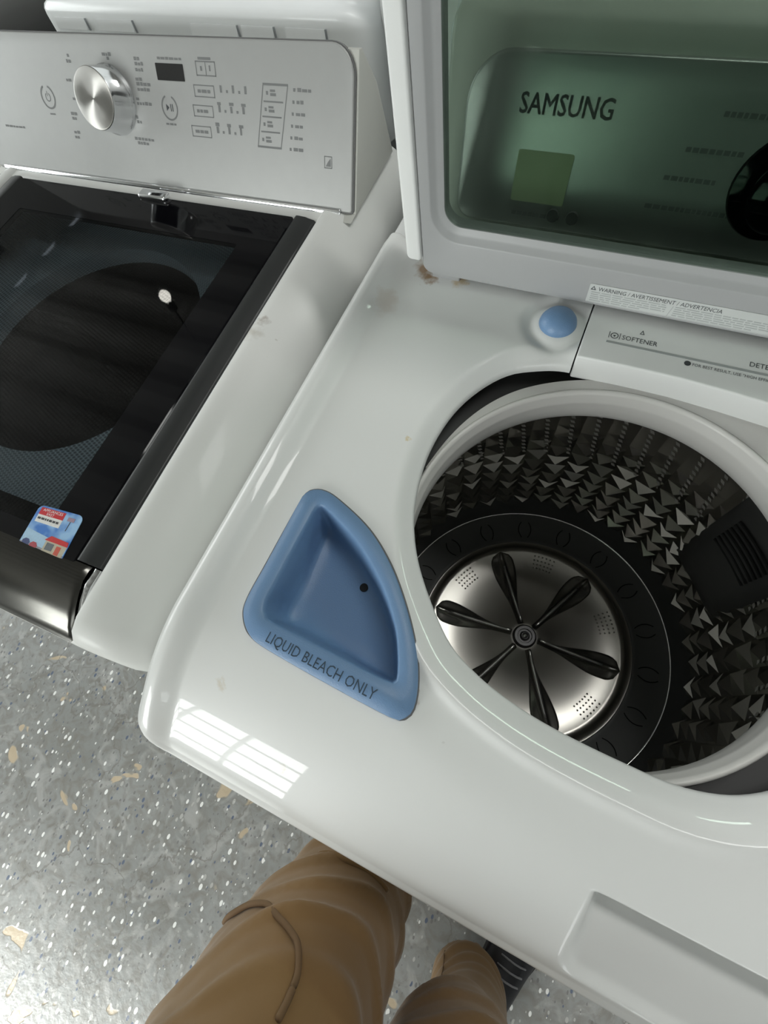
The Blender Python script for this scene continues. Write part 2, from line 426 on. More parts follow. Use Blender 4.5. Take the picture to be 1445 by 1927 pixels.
MB().lathe([(.026, .125), (.028, .13), (.028, .20), (.006, .21), (.006, .485)], 0, 0, 20).build('socket', M_dark, lamp, smooth=True)

# ------------------------------------------------------------------ the open washer
WC = (.079, .20, 0.)
def wroot(name, label, cat, loc=WC): return thing(name, label, cat, loc)
washer = wroot('washing_machine', 'white top-loading washer with its glass lid open and a blue bleach tray', 'washing machine')
def rel(vs, o=WC): return [(v[0]-o[0], v[1]-o[1], v[2]-o[2]) for v in vs]
class WB(MB):
    """mesh builder whose points are given in the room and stored relative to the washer"""
    def build(s, name, m, parent=washer, **kw):
        return obj(name, rel(s.v), s.f, m, parent, **kw)
MAT_OFFSET = WC

XL, XR, YF, YB = -.276, .434, -.141, .50
TC = (.079, .185)          # drum axis
def polyline(pts, n=10):
    """Catmull-Rom through pts (open)"""
    P = [np.array(p, float) for p in pts]; out = []
    for i in range(len(P)-1):
        p0 = P[max(i-1, 0)]; p1 = P[i]; p2 = P[i+1]; p3 = P[min(i+2, len(P)-1)]
        for k in range(n):
            t = k/n
            out.append(.5*((2*p1)+(-p0+p2)*t+(2*p0-5*p1+4*p2-p3)*t*t+(-p0+3*p1-3*p2+p3)*t**3))
    out.append(P[-1]); return np.array(out)
hole_arc = polyline([(-.004, .384), (-.030, .374), (-.070, .347), (-.099, .297), (-.109, .236), (-.102, .177), (-.086, .135), (-.062, .099), (-.024, .059),
                     (.007, .042), (.040, .032), (.078, .026), (.130, .0235), (.180, .025), (.222, .040), (.258, .072), (.280, .120), (.290, .185), (.286, .25), (.270, .31), (.236, .355), (.200, .378)], 6)
_t = np.gradient(hole_arc, axis=0); _n = np.c_[_t[:, 1], -_t[:, 0]]; _n /= np.hypot(*_n.T)[:, None]
_n *= np.where(((hole_arc+_n*.001-np.array([.09, .2]))**2).sum(1) > ((hole_arc-np.array([.09, .2]))**2).sum(1), 1, -1)[:, None]
hole_arc = hole_arc+_n*(.008*np.clip(np.arange(len(hole_arc))/10., 0, 1)*np.clip((len(hole_arc)-1-np.arange(len(hole_arc)))/10., 0, 1))[:, None]
hole_poly = np.vstack([hole_arc, [(.300, .384), (.300, .476), (-.004, .476)]])
outer_poly = np.array(rrect(XL, XR, YF, YB, [.045, .004, .004, .040], 12))
tray_outer = polyline([(-.211, .13), (-.206, .139), (-.193, .1435), (-.173, .1395), (-.132, .122), (-.098, .097), (-.069, .066), (-.046, .034), (-.034, .008), (-.0305, -.012), (-.037, -.0225), (-.047, -.0245), (-.104, -.0225), (-.172, -.018), (-.193, -.013), (-.2075, -.0), (-.2125, .016), (-.212, .052), (-.2115, .10), (-.211, .13)], 6)[:-1]
tray_inner = polyline([(-.1925, .124), (-.1935, .084), (-.1945, .041), (-.1945, .020), (-.189, .009), (-.176, .0045), (-.117, .0025), (-.060, .0005), (-.052, .006), (-.065, .037), (-.082, .060), (-.103, .081), (-.131, .102), (-.155, .115), (-.182, .1265), (-.189, .1275), (-.1925, .124)], 6)[:-1]
def near(P, poly, closed=True):
    """distance, nearest point and nearest segment of points P (n,2) to a polyline"""
    A = poly if closed else poly[:-1]; B = np.roll(poly, -1, 0) if closed else poly[1:]
    best = np.full(len(P), 1e9); bp = np.zeros_like(P); bi = np.zeros(len(P), int)
    for i in range(len(A)):
        d = B[i]-A[i]; L = d@d+1e-18
        t = np.clip(((P-A[i])@d)/L, 0, 1); q = A[i]+t[:, None]*d; e = np.hypot(*(P-q).T)
        m = e < best; best[m] = e[m]; bp[m] = q[m]; bi[m] = i
    return best, bp, bi
def inside(P, poly):
    x, y = P.T; r = np.zeros(len(P), bool); A = poly; B = np.roll(poly, -1, 0)
    for a, b in zip(A, B):
        c = ((a[1] > y) != (b[1] > y))
        if a[1] != b[1]: r ^= c & (x < (b[0]-a[0])*(y-a[1])/(b[1]-a[1])+a[0])
    return r
BUT = np.array([-.0335, .4235])
def height(P):
    x, y = P.T
    z = np.full(len(P), .98)
    t = np.clip((-.010-y)/.131, 0, 1.2); z -= .055*t**1.9
    u = np.minimum(x-XL, XR-x)
    z += .013*smooth01(1-(u-.015)/.024)
    z -= .012*np.clip(1-u/.012, 0, 1)**2
    uf = np.clip((y-YF)/.014, 0, 1); z -= .006*(1-uf)**2
    s, q, _ = near(P, hole_arc, False)
    fw = smooth01((.135-q[:, 1])/.08)*smooth01((.30-x)/.05)
    wd = .016+.010*fw; dr = .009+.004*fw
    z -= dr*np.clip(1-s/wd, 0, 1)**1.7
    # a broad hollow leading to the opening
    z -= .004*np.clip(1-s/.055, 0, 1)**2*(1-fw)
    z += fw*.0008*np.exp(-((s-wd)/.0050)**2)
    z -= fw*.0024*smooth01((s-wd)/.010)*(1-smooth01((s-wd-.014)/.040))
    r = np.hypot(x-BUT[0], y-BUT[1])
    z -= .0045*np.exp(-((r-.031)/.007)**2)
    # finger pocket in the front apron
    xl = .131-.003*np.clip((-.0695-y)/.045, 0, 1)
    m = smooth01((x-xl)/.018)*smooth01((.372-x)/.011)*smooth01((-.0695-y)/.0022)
    zf = .9285+.10*(y+.0695)*0
    z = np.where(z > zf, z+(zf-z)*m, z)
    return z
def lines(a, b, step, extra):
    g = list(np.arange(a, b, step)); 
    for c0, c1, st in extra: g = [v for v in g if not (c0 <= v <= c1)]+list(np.arange(c0, c1, st))
    return np.array(sorted(set([round(v, 5) for v in g]+[a, b])))
xs = lines(XL, XR, .0025, [(-.276, -.232, .0018), (-.006, -.002, .002), (.118, .15, .0018)])
ys = lines(YF, YB, .0025, [(-.141, -.128, .0022), (-.078, -.066, .0009), (-.03, .045, .0018)])
GX, GY = np.meshgrid(xs, ys, indexing='ij')
P = np.c_[GX.ravel(), GY.ravel()]
nx, ny = len(xs), len(ys)
I = np.arange(nx*ny).reshape(nx, ny)
F = np.stack([I[:-1, :-1], I[1:, :-1], I[1:, 1:], I[:-1, 1:]], -1).reshape(-1, 4)
cen = P[F].mean(1)
tray_cut = tray_inner.mean(0)+(tray_outer-tray_inner.mean(0))*.955
but_cut = np.array([(BUT[0]+.017*math.cos(a), BUT[1]+.017*math.sin(a)) for a in np.linspace(0, 2*PI, 33)[:-1]])
keep = inside(cen, outer_poly) & ~inside(cen, hole_poly) & ~inside(cen, tray_cut) & ~inside(cen, but_cut)
F = F[keep]
# boundary half-edges
E = {}
for f in F:
    for a, b in zip(f, np.roll(f, -1)): E[(a, b)] = 1
bd = [(a, b) for (a, b) in E if (b, a) not in E]
bv = np.array(sorted({a for e in bd for a in e}))
polys = [outer_poly, hole_poly, tray_cut, but_cut]
D = [near(P[bv], q) for q in polys]
which = np.argmin(np.stack([d[0] for d in D]), 0)
cls = {}; dirn = {}
for k, v in enumerate(bv):
    w_ = which[k]; d, q, si = (D[w_][0][k], D[w_][1][k], D[w_][2][k])
    P[v] = q; cls[v] = w_
    A = polys[w_][si]; B = polys[w_][(si+1) % len(polys[w_])]; t = (B-A)/(np.hypot(*(B-A))+1e-12)
    nrm = np.array([t[1], -t[0]])
    if inside((q+nrm*.0005)[None], polys[w_])[0] == (w_ == 0): nrm = -nrm
    if w_ == 1 and si >= len(hole_arc)-1: nrm = nrm*0
    dirn[v] = nrm
used = np.unique(F); remap = -np.ones(len(P), int); remap[used] = np.arange(len(used))
Pk = P[used]; Z = height(Pk)
V = [(p[0], p[1], z) for p, z in zip(Pk, Z)]
FF = [tuple(remap[i] for i in f) for f in F]
rows = {0: [(.0035, -.0025), (.006, -.007), (.007, -.014), (.007, None)], 1: [(.0022, -.0015), (.0036, -.004), (.004, -.008), (.0035, -.012)]}
new = {}
for v in bv:
    c_ = cls[v]
    if c_ not in rows or remap[v] < 0: continue
    base = V[remap[v]]; d = dirn[v]; ids = [remap[v]]
    for (o_, dz) in rows[c_]:
        ids.append(len(V)); V.append((base[0]+d[0]*o_, base[1]+d[1]*o_, (.885 if dz is None else base[2]+dz)))
    new[v] = ids
for a, b in bd:
    if a in new and b in new and cls[a] == cls[b]:
        A, B = new[a], new[b]
        for k in range(len(A)-1): FF.append((B[k], A[k], A[k+1], B[k+1]))
cover = obj('top_cover', rel(V), FF, M_deck, washer, smooth=True, auto=60)
# the enamel stains were placed in room coordinates: shift the texture frame once, in the material
for nd in M_deck.node_tree.nodes:
    if nd.type == 'VECT_MATH' and nd.operation == 'DISTANCE':
        v = nd.inputs[1].default_value; nd.inputs[1].default_value = (v[0]-WC[0], v[1]-WC[1], v[2])
cb = WB()
for (a_, b_, c_, d_) in ((XL-.004, XR+.004, -.146, -.116), (XL-.004, XR+.004, .675, .70), (XL-.004, XL+.016, -.116, .675), (XR-.016, XR+.004, -.116, .675)): cb.box(a_, b_, c_, d_, .03, .905)
cb.box(XL+.016, XR-.016, -.116, .675, .03, .05)
o = cb.build('cabinet', M_cabinet)
o = WB().box(XL-.002, XR+.002, .492, .70, .90, .975).build('rear_deck', M_cabinet); bevel(o, .004)
for (x, y) in ((XL+.04, -.10), (XR-.04, -.10), (XL+.04, .64), (XR-.04, .64)):
    WB().lathe([(.0, .032), (.018, .032), (.018, .012), (.024, .010), (.024, 0), (.0, 0)], x, y, 16).build('foot', M_dark)

# bleach tray
def by_angle(poly, c, n=160):
    out = []
    P2 = np.vstack([poly, poly[:1]])
    for k in range(n):
        a = 2*PI*k/n; d = np.array([math.cos(a), math.sin(a)]); best = 0
        for A, B in zip(P2[:-1], P2[1:]):
            e = B-A; den = d[0]*e[1]-d[1]*e[0]
            if abs(den) < 1e-12: continue
            q = A-c; t = (q[0]*e[1]-q[1]*e[0])/den; s = (q[0]*d[1]-q[1]*d[0])/den
            if t > 0 and -1e-9 <= s <= 1+1e-9: best = max(best, t)
        out.append(c+d*best)
    return np.array(out)
tcn = np.array([-.150, .045])
ro = by_angle(tray_outer, tcn); ri = by_angle(tray_inner, tcn)
def inset(r, d):
    L = np.hypot(*(r-tcn).T)[:, None]; return tcn+(r-tcn)*(1-d/L)
lv = [(ro, .976), (inset(ro, .0004), .9815), (inset(ro, .0016), .9834), (inset(ri, -.0016), .9834), (inset(ri, .0005), .9822), (inset(ri, .0018), .978), (inset(ri, .005), .955),
      (inset(ri, .008), .940), (inset(ri, .011), .9355), (inset(ri, .017), .9335), (tcn+(ri-tcn)*.45, .9322)]
tb = WB()
tb.loft([[(p[0], p[1], z-max(0, (-.012-p[1]))*.10*(1 if i < 4 else 0)) for p in r] for i, (r, z) in enumerate(lv)], True, False, True)
tray = tb.build('bleach_tray', M_blue, smooth=True, auto=70, label='blue plastic bleach tray with sloping walls')
seam = WB(); so = inset(ro, -.0012)
seam.loft([[(p[0], p[1], .9800-max(0, (-.012-p[1]))*.12) for p in so], [(p[0], p[1], .9806-max(0, (-.012-p[1]))*.12) for p in inset(ro, .001)]])
seam.build('seam_gap', M_seam, tray)
WB().lathe([(0, .9346), (.0042, .9346), (.0046, .9338)], -.1245, .0745, 20).build('drain_hole', M_black, tray)
ang = math.atan2(-.007, .13)
def tfn(u, v): return (-.176+u*math.cos(ang)-v*math.sin(ang), -.0055+u*math.sin(ang)+v*math.cos(ang)-.0065, .98365)
text('lettering', 'LIQUID BLEACH ONLY', .0138, lambda u, v: tuple(np.array(tfn(u, v))-np.array(WC)), mat('tray_ink', (.035, .06, .09), .6), tray, sx=.80)

# blue dispenser button
WB().lathe([(0, .9935), (.006, .9930), (.012, .9912), (.0165, .9880), (.0195, .9835), (.0206, .979), (.0206, .965)], BUT[0], BUT[1], 40).build('dispenser_button', M_blue, smooth=True, label='round blue domed button')

# detergent drawer
dpoly = [(-.0025, .3835), (.05, .3850), (.10, .3848), (.15, .3815), (.20, .3765), (.24, .3795), (.2985, .3835), (.2985, .4745), (-.0025, .4745)]
dr = WB().prism(dpoly, lambda u, v, d: (u, v, d), .945, .9798)
dr.v = [(x, y, z) for x, y, z in dr.v]
drawer = dr.build('dispenser_drawer', M_white); bevel(drawer, .0022, 3)
def dfn(x0, y0, deg=0.):
    a = math.radians(deg)
    return lambda u, v: (x0+u*math.cos(a)-v*math.sin(a)-WC[0], y0+u*math.sin(a)+v*math.cos(a)-WC[1], .98005)
text('lettering', 'SOFTENER', .0088, dfn(.0355, .4185), M_ink, drawer, sx=.86)
text('lettering', 'DETERGENT', .0088, dfn(.158, .4185), M_ink, drawer, sx=.86)
text('lettering', 'FOR BEST RESULT, USE "HIGH EFFICIENCY" DETERGENT', .0052, dfn(.108, .4035), M_ink, drawer, sx=.86)
def ringflat(cx, cy, r0, r1, z, n=24):
    return [[(cx+r*math.cos(2*PI*k/n), cy+r*math.sin(2*PI*k/n), z) for k in range(n)] for r in (r0, r1)]
ic = WB(); ic.loft(ringflat(.0278, .4215, .0032, .0041, .98005)); ic.add([(.0262, .4222, .98005), (.0294, .4222, .98005), (.0278, .4196, .98005)], [(0, 1, 2)])
ic.box(.0220, .0226, .4175, .4262, .97995, .98006); ic.box(.0330, .0336, .4175, .4262, .97995, .98006)
ic.build('softener_icon', M_ink, drawer)
ic = WB()
tri = [(.0515, .4305), (.0565, .4305), (.054, .4365)]; t2 = [(.0526, .4312), (.0554, .4312), (.054, .4347)]
ic.loft([[(*p, .98005) for p in tri], [(*p, .98005) for p in t2]]); ic.build('arrow_mark', M_ink, drawer)
ic = WB(); ic.loft(ringflat(.1035, .4055, .0, .0032, .98005)); ic.build('detergent_icon', M_ink, drawer)
WB().box(.0215, .295, .4105, .4135, .9797, .98003).build('printed_line', M_inkpale, drawer)

# drum opening: gap, balance ring, drum
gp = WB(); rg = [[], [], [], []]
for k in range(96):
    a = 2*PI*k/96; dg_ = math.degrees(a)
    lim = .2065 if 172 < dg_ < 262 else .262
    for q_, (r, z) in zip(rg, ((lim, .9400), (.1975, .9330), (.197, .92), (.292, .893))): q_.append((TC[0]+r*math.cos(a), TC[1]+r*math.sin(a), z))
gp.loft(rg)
fl_ = WB(); q0, q1, q2 = [], [], []
for k in range(101):
    ad = 15+k*(170-15)/100; a = math.radians(ad)
    ro_ = .262 if ad < 84 else (.262-(.262-.2075)*float(smooth01((ad-84)/14)) if ad < 100 else .2075-.0125*float(smooth01((ad-125)/45)))
    for q_, r, z in ((q0, .1930, .9470), (q1, .1945, .9488), (q2, ro_, .9478)): q_.append((TC[0]+r*math.cos(a), TC[1]+r*math.sin(a), z))
fl_.loft([q0, q1, q2, [(x, y, z-.012) for x, y, z in q2]], closed=False); fl_.build('tub_flange', M_ring, smooth=True, auto=40)
gp.build('tub_gap', M_darkgap, smooth=True, auto=40)  # dark sheet closing the gap; its shade is put into the colour
WB().lathe([(.1945, .925), (.1950, .943), (.1940, .9485), (.1920, .9505), (.1895, .9500), (.1878, .946), (.1870, .940), (.1856, .9375), (.1850, .934), (.1857, .928), (.1853, .9255), (.1858, .914), (.1872, .9075), (.190, .9045), (.230, .902), (.289, .897)], TC[0], TC[1], 128).build('balance_ring', M_ring, smooth=True)
RD = .287; ZB = .455; ZT = .898
dm = WB(); ncol = 48; rowh = .0315; nrow = int((ZT-ZB)/rowh)
rnd = random.Random(3)
def cyl(a, r, z): return (TC[0]+r*math.cos(a), TC[1]+r*math.sin(a), z)
for i in range(ncol):
    a0 = 2*PI*i/ncol; a1 = 2*PI*(i+1)/ncol
    for j in range(nrow+1):
        z0 = ZB+j*rowh+(rowh/2 if i % 2 else 0)-rowh/2; z1 = z0+rowh
        z0 = max(z0, ZB); z1 = min(z1, ZT)
        if z1-z0 < .002: continue
        hgt = .0140 if (z0+z1)/2 < .63 else max(.0005, .0140*(1-((z0+z1)/2-.63)/.11))
        sk = rnd.uniform(-.22, .22)
        ac = (a0+a1)/2+sk*(a1-a0); zc = (z0+z1)/2+rnd.uniform(-.22, .22)*rowh
        dm.add([cyl(a0, RD, z0), cyl(a1, RD, z0), cyl(a1, RD, z1), cyl(a0, RD, z1), cyl(ac, RD-hgt, zc)],
               [(1, 0, 4), (2, 1, 4), (3, 2, 4), (0, 3, 4)])
drum = dm.build('drum', M_drum, label='dark steel drum wall embossed with pyramid facets')
pf = WB()
for i in range(ncol):
    a = 2*PI*i/ncol
    for j in range(20):
        z = .885-j*.0115; aa = a-j*.0055
        da = .0021/RD*1.5
        pf.add([cyl(aa-da, RD-.0042, z), cyl(aa+da, RD-.0042, z+.0012), cyl(aa+da-.010, RD-.0042, z-.0052), cyl(aa-da-.010, RD-.0042, z-.0064)], [(0, 1, 2, 3)])
pf.build('perforations', mat('perforation_edge', (.75, .74, .71), .5), drum, kind='stuff')
# moulded foot of the drum and the base ring
WB().lathe([(.2872, .470), (.284, .452), (.2805, .430), (.276, .410), (.271, .4015)], TC[0], TC[1], 128).build('drum_skirt', M_dark, smooth=True)
cr = WB()
cr.lathe([(.2735+.0034*math.cos(t), .402+.0034*math.sin(t)) for t in np.linspace(0, 2*PI, 9)], TC[0], TC[1], 128); cr.build('chrome_ring', M_chrome, smooth=True)
br = WB().lathe([(.271, .4015), (.262, .4000), (.236, .3985), (.214, .4005), (.2085, .4035), (.2062, .402), (.2062, .388)], TC[0], TC[1], 128).build('base_ring', mat('base_grey_plastic', (.20, .205, .205), .45), smooth=True)
for k in range(18):
    a = 2*PI*(k+.3)/18; mb = WB()
    for s_ in (-1, 1):
        pts_ = []
        for t in np.linspace(-1, 1, 9):
            pts_.append(cyl(a+s_*(.062-.030*t*t)*.9, .236+t*.018, .4006))
        mb.tube(pts_, .0009, 4)
    mb.build('oval_mark', M_black, br)
# pulsator
prof = [(0, .430), (.020, .430), (.030, .4275), (.05, .418), (.09, .4085), (.13, .4045), (.165, .4065), (.180, .4105), (.188, .4125), (.193, .409), (.197, .4055), (.2045, .4065), (.2052, .403), (.2052, .392)]
pul = WB().lathe(prof, TC[0], TC[1], 128).build('pulsator', M_steel, smooth=True, auto=50, label='brushed steel six-vaned pulsator disc')
M_vane = mat('vane_dark_steel', (.34, .33, .31), .22, .95, var=.1)
M_hub = mat('hub_dark', (.05, .05, .05), .35, var=.1)
def pz(r): return float(np.interp(r, [p[0] for p in prof[:11]], [p[1] for p in prof[:11]]))
vr = np.linspace(.026, .183, 22)
def vwid(r):
    t = (r-.026)/(.183-.026)
    w_ = .0062+.0200*smooth01((t-.12)/.68)
    end = np.clip((1-t)/.16, 0, 1); return float(w_*math.sqrt(1-(1-end)**2)+.0004)
vane_me = None
for k in range(6):
    a = math.radians(2.5+60*k)
    ca, sa = math.cos(a), math.sin(a)
    mb = WB(); rows_ = []
    for r in vr:
        w_ = vwid(r); h_ = .0135*math.sin(PI*min(1, (.30+.70*(r-.026)/.157)))**.5 if r < .17 else .0135*max(.15, (.183-r)/.013)**.5*.7
        row = []
        for t in np.linspace(-1, 1, 15):
            y_ = t*w_; e = abs(t)
            ridge = math.exp(-(y_/.0032)**2)
            z_ = pz(math.hypot(r, y_))+.0006+h_*(.62*ridge+.50*math.cos(PI/2*e)**1.2)
            if e > .999: z_ -= .004
            row.append((TC[0]+r*ca-y_*sa, TC[1]+r*sa+y_*ca, z_))
        rows_.append(row)
    mb.loft(rows_, closed=False)
    mb.build('vane', M_vane, pul, smooth=True)
    # paler tube on the vane crest: the ridge highlight put into its colour
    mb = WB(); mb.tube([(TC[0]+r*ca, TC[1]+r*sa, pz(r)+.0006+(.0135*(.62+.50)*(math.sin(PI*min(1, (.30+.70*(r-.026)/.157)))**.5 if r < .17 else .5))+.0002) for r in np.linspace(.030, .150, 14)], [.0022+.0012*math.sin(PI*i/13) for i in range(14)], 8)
    mb.build('vane_crest', mat('crest_highlight', (.9, .89, .86), .40, 1.0), pul, smooth=True)
WB().lathe([(0, .4395), (.006, .4395), (.0085, .437), (.0095, .4345), (.013, .4345), (.014, .438), (.019, .438), (.0215, .435), (.023, .429), (.026, .4265)], TC[0], TC[1], 40).build('hub_cap', M_hub, pul, smooth=True, auto=40)
WB().lathe([(0, .4455), (.003, .445), (.0052, .442), (.0056, .438)], TC[0], TC[1], 16).build('hub_bolt', M_chrome, pul, smooth=True)
mb = WB()
for k in range(6):
    for i in range(6):
        for j in range(4):
            a = math.radians(32.5+60*k)+(i-2.5)*.046; r = .150+j*.0085
            zz = pz(r)
            mb.lathe([(0, zz+.0014), (.0012, zz+.0011), (.0019, zz-.0002)], TC[0]+r*math.cos(a), TC[1]+r*math.sin(a), 8)
mb.build('dimples', M_steel, pul, smooth=True, kind='stuff')
# lint filter on the drum wall
lf = WB(); rows_ = []
for z, dd in ((.565, .001), (.572, .012), (.60, .019), (.69, .021), (.76, .017), (.79, .010), (.80, .001)):
    row = []
    for t in np.linspace(-1, 1, 13):
        a = math.radians(37)+t*math.radians(12.5)
        row.append(cyl(a, RD-.006-dd*(1-abs(t)**5), z))
    rows_.append(row)
lf.loft(rows_, closed=False)
lint = lf.build('lint_filter', M_dark, smooth=True)
for k in range(7):
    z = .70+k*.011
    WB().tube([cyl(math.radians(37)+t*math.radians(8), RD-.0255, z) for t in np.linspace(-1, 1, 6)], .0022, 6).build('filter_rib', M_frame, lint)

# lid
lid_x0, lid_x1, lid_z0, lid_z1 = -.207, .365, .985, 1.50
gx0, gx1, gz0, gz1 = -.181, .339, 1.044, 1.45
lidfn = lambda u, v, d: (u, d, v)
def frame_rings(y_, ins): return [(u, y_, v) for u, v in rrect(lid_x0+ins, lid_x1-ins, lid_z0+ins, lid_z1-ins, .012, 8)]
def glass_ring(y_, ins): return [(u, y_, v) for u, v in rrect(gx0+ins, gx1-ins, gz0+ins, gz1-ins, max(.004, .020-ins), 8)]
lb = WB()
lb.loft([frame_rings(.485, .0), frame_rings(.4545, 0), frame_rings(.452, .002),
         glass_ring(.4515, -.0135), glass_ring(.4525, -.0115), glass_ring(.4575, -.0080), glass_ring(.4585, -.005), glass_ring(.461, .0), glass_ring(.476, .0)])
lid = lb.build('lid', M_lidgrey, smooth=True, auto=40, label='open lid with a grey inner frame and tinted window'); fixn(lid)
WB().prism(rrect(gx0-.006, gx1+.006, gz0-.006, gz1+.006, .02, 8), lidfn, .4625, .4665).build('lid_glass', M_lidglass, lid, label='green tinted glass')
o = WB().prism(rrect(-.2245, -.2065, 1.004, 1.517, [.004, .004, .008, .006], 4), lidfn, .447, .490).build('lid_rim', M_white, lid); bevel(o, .003)
o = WB().prism(rrect(.3645, .3825, 1.004, 1.517, [.004, .008, .004, .006], 4), lidfn, .447, .490).build('lid_rim', M_white, lid); bevel(o, .003)
o = WB().prism(rrect(-.2065, .3645, 1.4995, 1.517, .003, 4), lidfn, .447, .490).build('lid_rim', M_white, lid); bevel(o, .003)
o = WB().prism([(-.196, .976), (-.161, .976), (-.161, .988), (-.196, .988)], lidfn, .4545, .475).build('hinge_tab', M_lidgrey, lid); bevel(o, .0015)
o = WB().prism([(.32, .976), (.355, .976), (.355, .988), (.32, .988)], lidfn, .4545, .475).build('hinge_tab', M_lidgrey, lid); bevel(o, .0015)
lab = WB().prism(rrect(-.0135, .30, .9905, 1.0135, .0012, 3), lidfn, .4507, .4517).build('warning_label', M_label, lid, label='pale warning label with fine print')
def lfn(x0, z0): return lambda u, v: (x0+u-WC[0], .45055-WC[1], z0+v)
text('lettering', 'WARNING / AVERTISSEMENT / ADVERTENCIA', .0068, lfn(-.004, 1.0062), M_ink, lab, sx=.86)
ic = WB(); ic.loft([[(-.0118, .45055, 1.0065), (-.0062, .45055, 1.0065), (-.009, .45055, 1.0115)], [(-.0104, .45055, 1.0074), (-.0076, .45055, 1.0074), (-.009, .45055, 1.0100)]]); ic.build('warning_mark', M_ink, lab)
fp = WB(); r2 = random.Random(5)
for (xa, xb) in ((-.010, .066), (.074, .175), (.185, .29)):
    for k in range(5):
        z = 1.0032-k*.0026; x = xa
        while x < xb-(.03 if k == 4 else 0):
            wl = r2.uniform(.004, .012); fp.box(x, min(x+wl, xb), .4505, .45065, z, z+.0011); x += wl+.0014
fp.build('fine_print', M_inkpale, lab, kind='stuff')
o = WB().box(-.0125, .30, .4505, .45062, .9955-.0042, .9957-.0042).build('label_rule', M_inkpale, lab)
for xx in (.0695, .1795):
    WB().add([(xx, .4505, .991), (xx+.0007, .4505, .991), (xx+.0027, .4505, 1.0045), (xx+.002, .4505, 1.0045)], [(0, 1, 2, 3)]).build('label_rule', M_inkpale, lab)

# rear console of the open washer
M_inkpan = mat('panel_ink', (.19, .195, .195), .5)
M_silver2 = mat('dark_silver', (.46, .465, .46), .34, .7, var=.03)
cprof = [(.505, .974), (.512, .985), (.540, .992), (.592, 1.150), (.602, 1.162), (.625, 1.166), (.655, 1.155), (.672, 1.10), (.68, .974)]
con = WB().prism(cprof, lambda u, v, d: (d, u, v), -.222, .380).build('console', M_panelwhite, washer); bevel(con, .016, 4, 25)
ca_ = np.array([.5405, .994]); cb_ = np.array([.5905, 1.146]); cv = (cb_-ca_)/np.linalg.norm(cb_-ca_); cn = np.array([-cv[1], cv[0]]); cl_ = np.linalg.norm(cb_-ca_)
def cfn(u, v, d=0.):
    q = ca_+cv*v+cn*d; return (u, q[0], q[1])
def cfr(u, v, d=0.): p = cfn(u, v, d); return (p[0]-WC[0], p[1]-WC[1], p[2])
pan = WB().prism(rrect(-.198, .356, .004, cl_-.004, [.02, .04, .045, .02], 8), cfn, -.004, .004).build('control_panel', M_silver2, con); bevel(pan, .003)
text('lettering', 'SAMSUNG', .024, lambda u, v: cfr(-.140+u, .108+v, .0046), M_inkpan, pan, sx=.86, bold=.0006)
pr = WB(); r2 = random.Random(11)
for (x0, v0, wds) in ((.030, .090, 2), (.020, .066, 2), (.012, .040, 4), (-.128, .016, 2), (.05, .118, 2)):
    x = x0
    for k in range(wds*4):
        wl = r2.uniform(.003, .007); pr.add([cfn(x, v0, .0046), cfn(x+wl, v0, .0046), cfn(x+wl, v0+.004, .0046), cfn(x, v0+.004, .0046)], [(0, 1, 2, 3)]); x += wl+.0014
pr.build('printed_marks', M_inkpan, pan, kind='stuff')
WB().prism(rrect(-.132, -.072, .030, .078, .002, 2), cfn, .0036, .0047).build('energy_label', M_yellow, pan)
kb = WB()
def cone(cx, cvv, r0, r1, d0, d1, n=40): return [[cfn(cx+r*math.cos(2*PI*k/n), cvv+r*math.sin(2*PI*k/n), d) for k in range(n)] for r, d in ((r0, d0), (r1, d1))]
for (cx, cvv, nm) in ((-.058, .020, 'button'), (-.080, .020, 'button')):
    q = WB(); q.loft(cone(cx, cvv, .0075, .0065, .003, .0065), True, False, True); q.build(nm, M_dark, pan)
q = WB()
q.loft([cone(.127, .070, .046, .046, .003, .003)[0], cone(.127, .070, .046, .044, .003, .008)[1], cone(.127, .07, .040, .034, .008, .010)[1], cone(.127, .07, .034, .031, .01, .034)[1], cone(.127, .07, .031, .027, .034, .037)[1]], True, False, True)
q.build('dial', M_glassblack, pan, smooth=True, auto=40)

# ------------------------------------------------------------------ the closed washer on the left
L0 = (-.287, -.093, 0.)
left = thing('washing_machine', 'white top-loading washer with a closed black glass lid and silver control panel', 'washing machine', L0, math.radians(2.0))
WL = .745
def LB(): return MB()
cb = LB()
for (a_, b_, c_, d_) in ((-WL+.001, -.001, .004, .03), (-WL+.001, -.001, .765, .785), (-WL+.001, -WL+.02, .03, .765), (-.02, -.001, .03, .765)): cb.box(a_, b_, c_, d_, .03, .905)
cb.box(-WL+.02, -.02, .03, .765, .03, .05)
cb.build('cabinet', M_cabinet, left)
for (x, y) in ((-.05, .06), (-.69, .06), (-.05, .64), (-.69, .64)):
    LB().lathe([(.0, .032), (.018, .032), (.018, .012), (.024, .010), (.024, 0), (.0, 0)], x, y, 16).build('foot', M_dark, left)
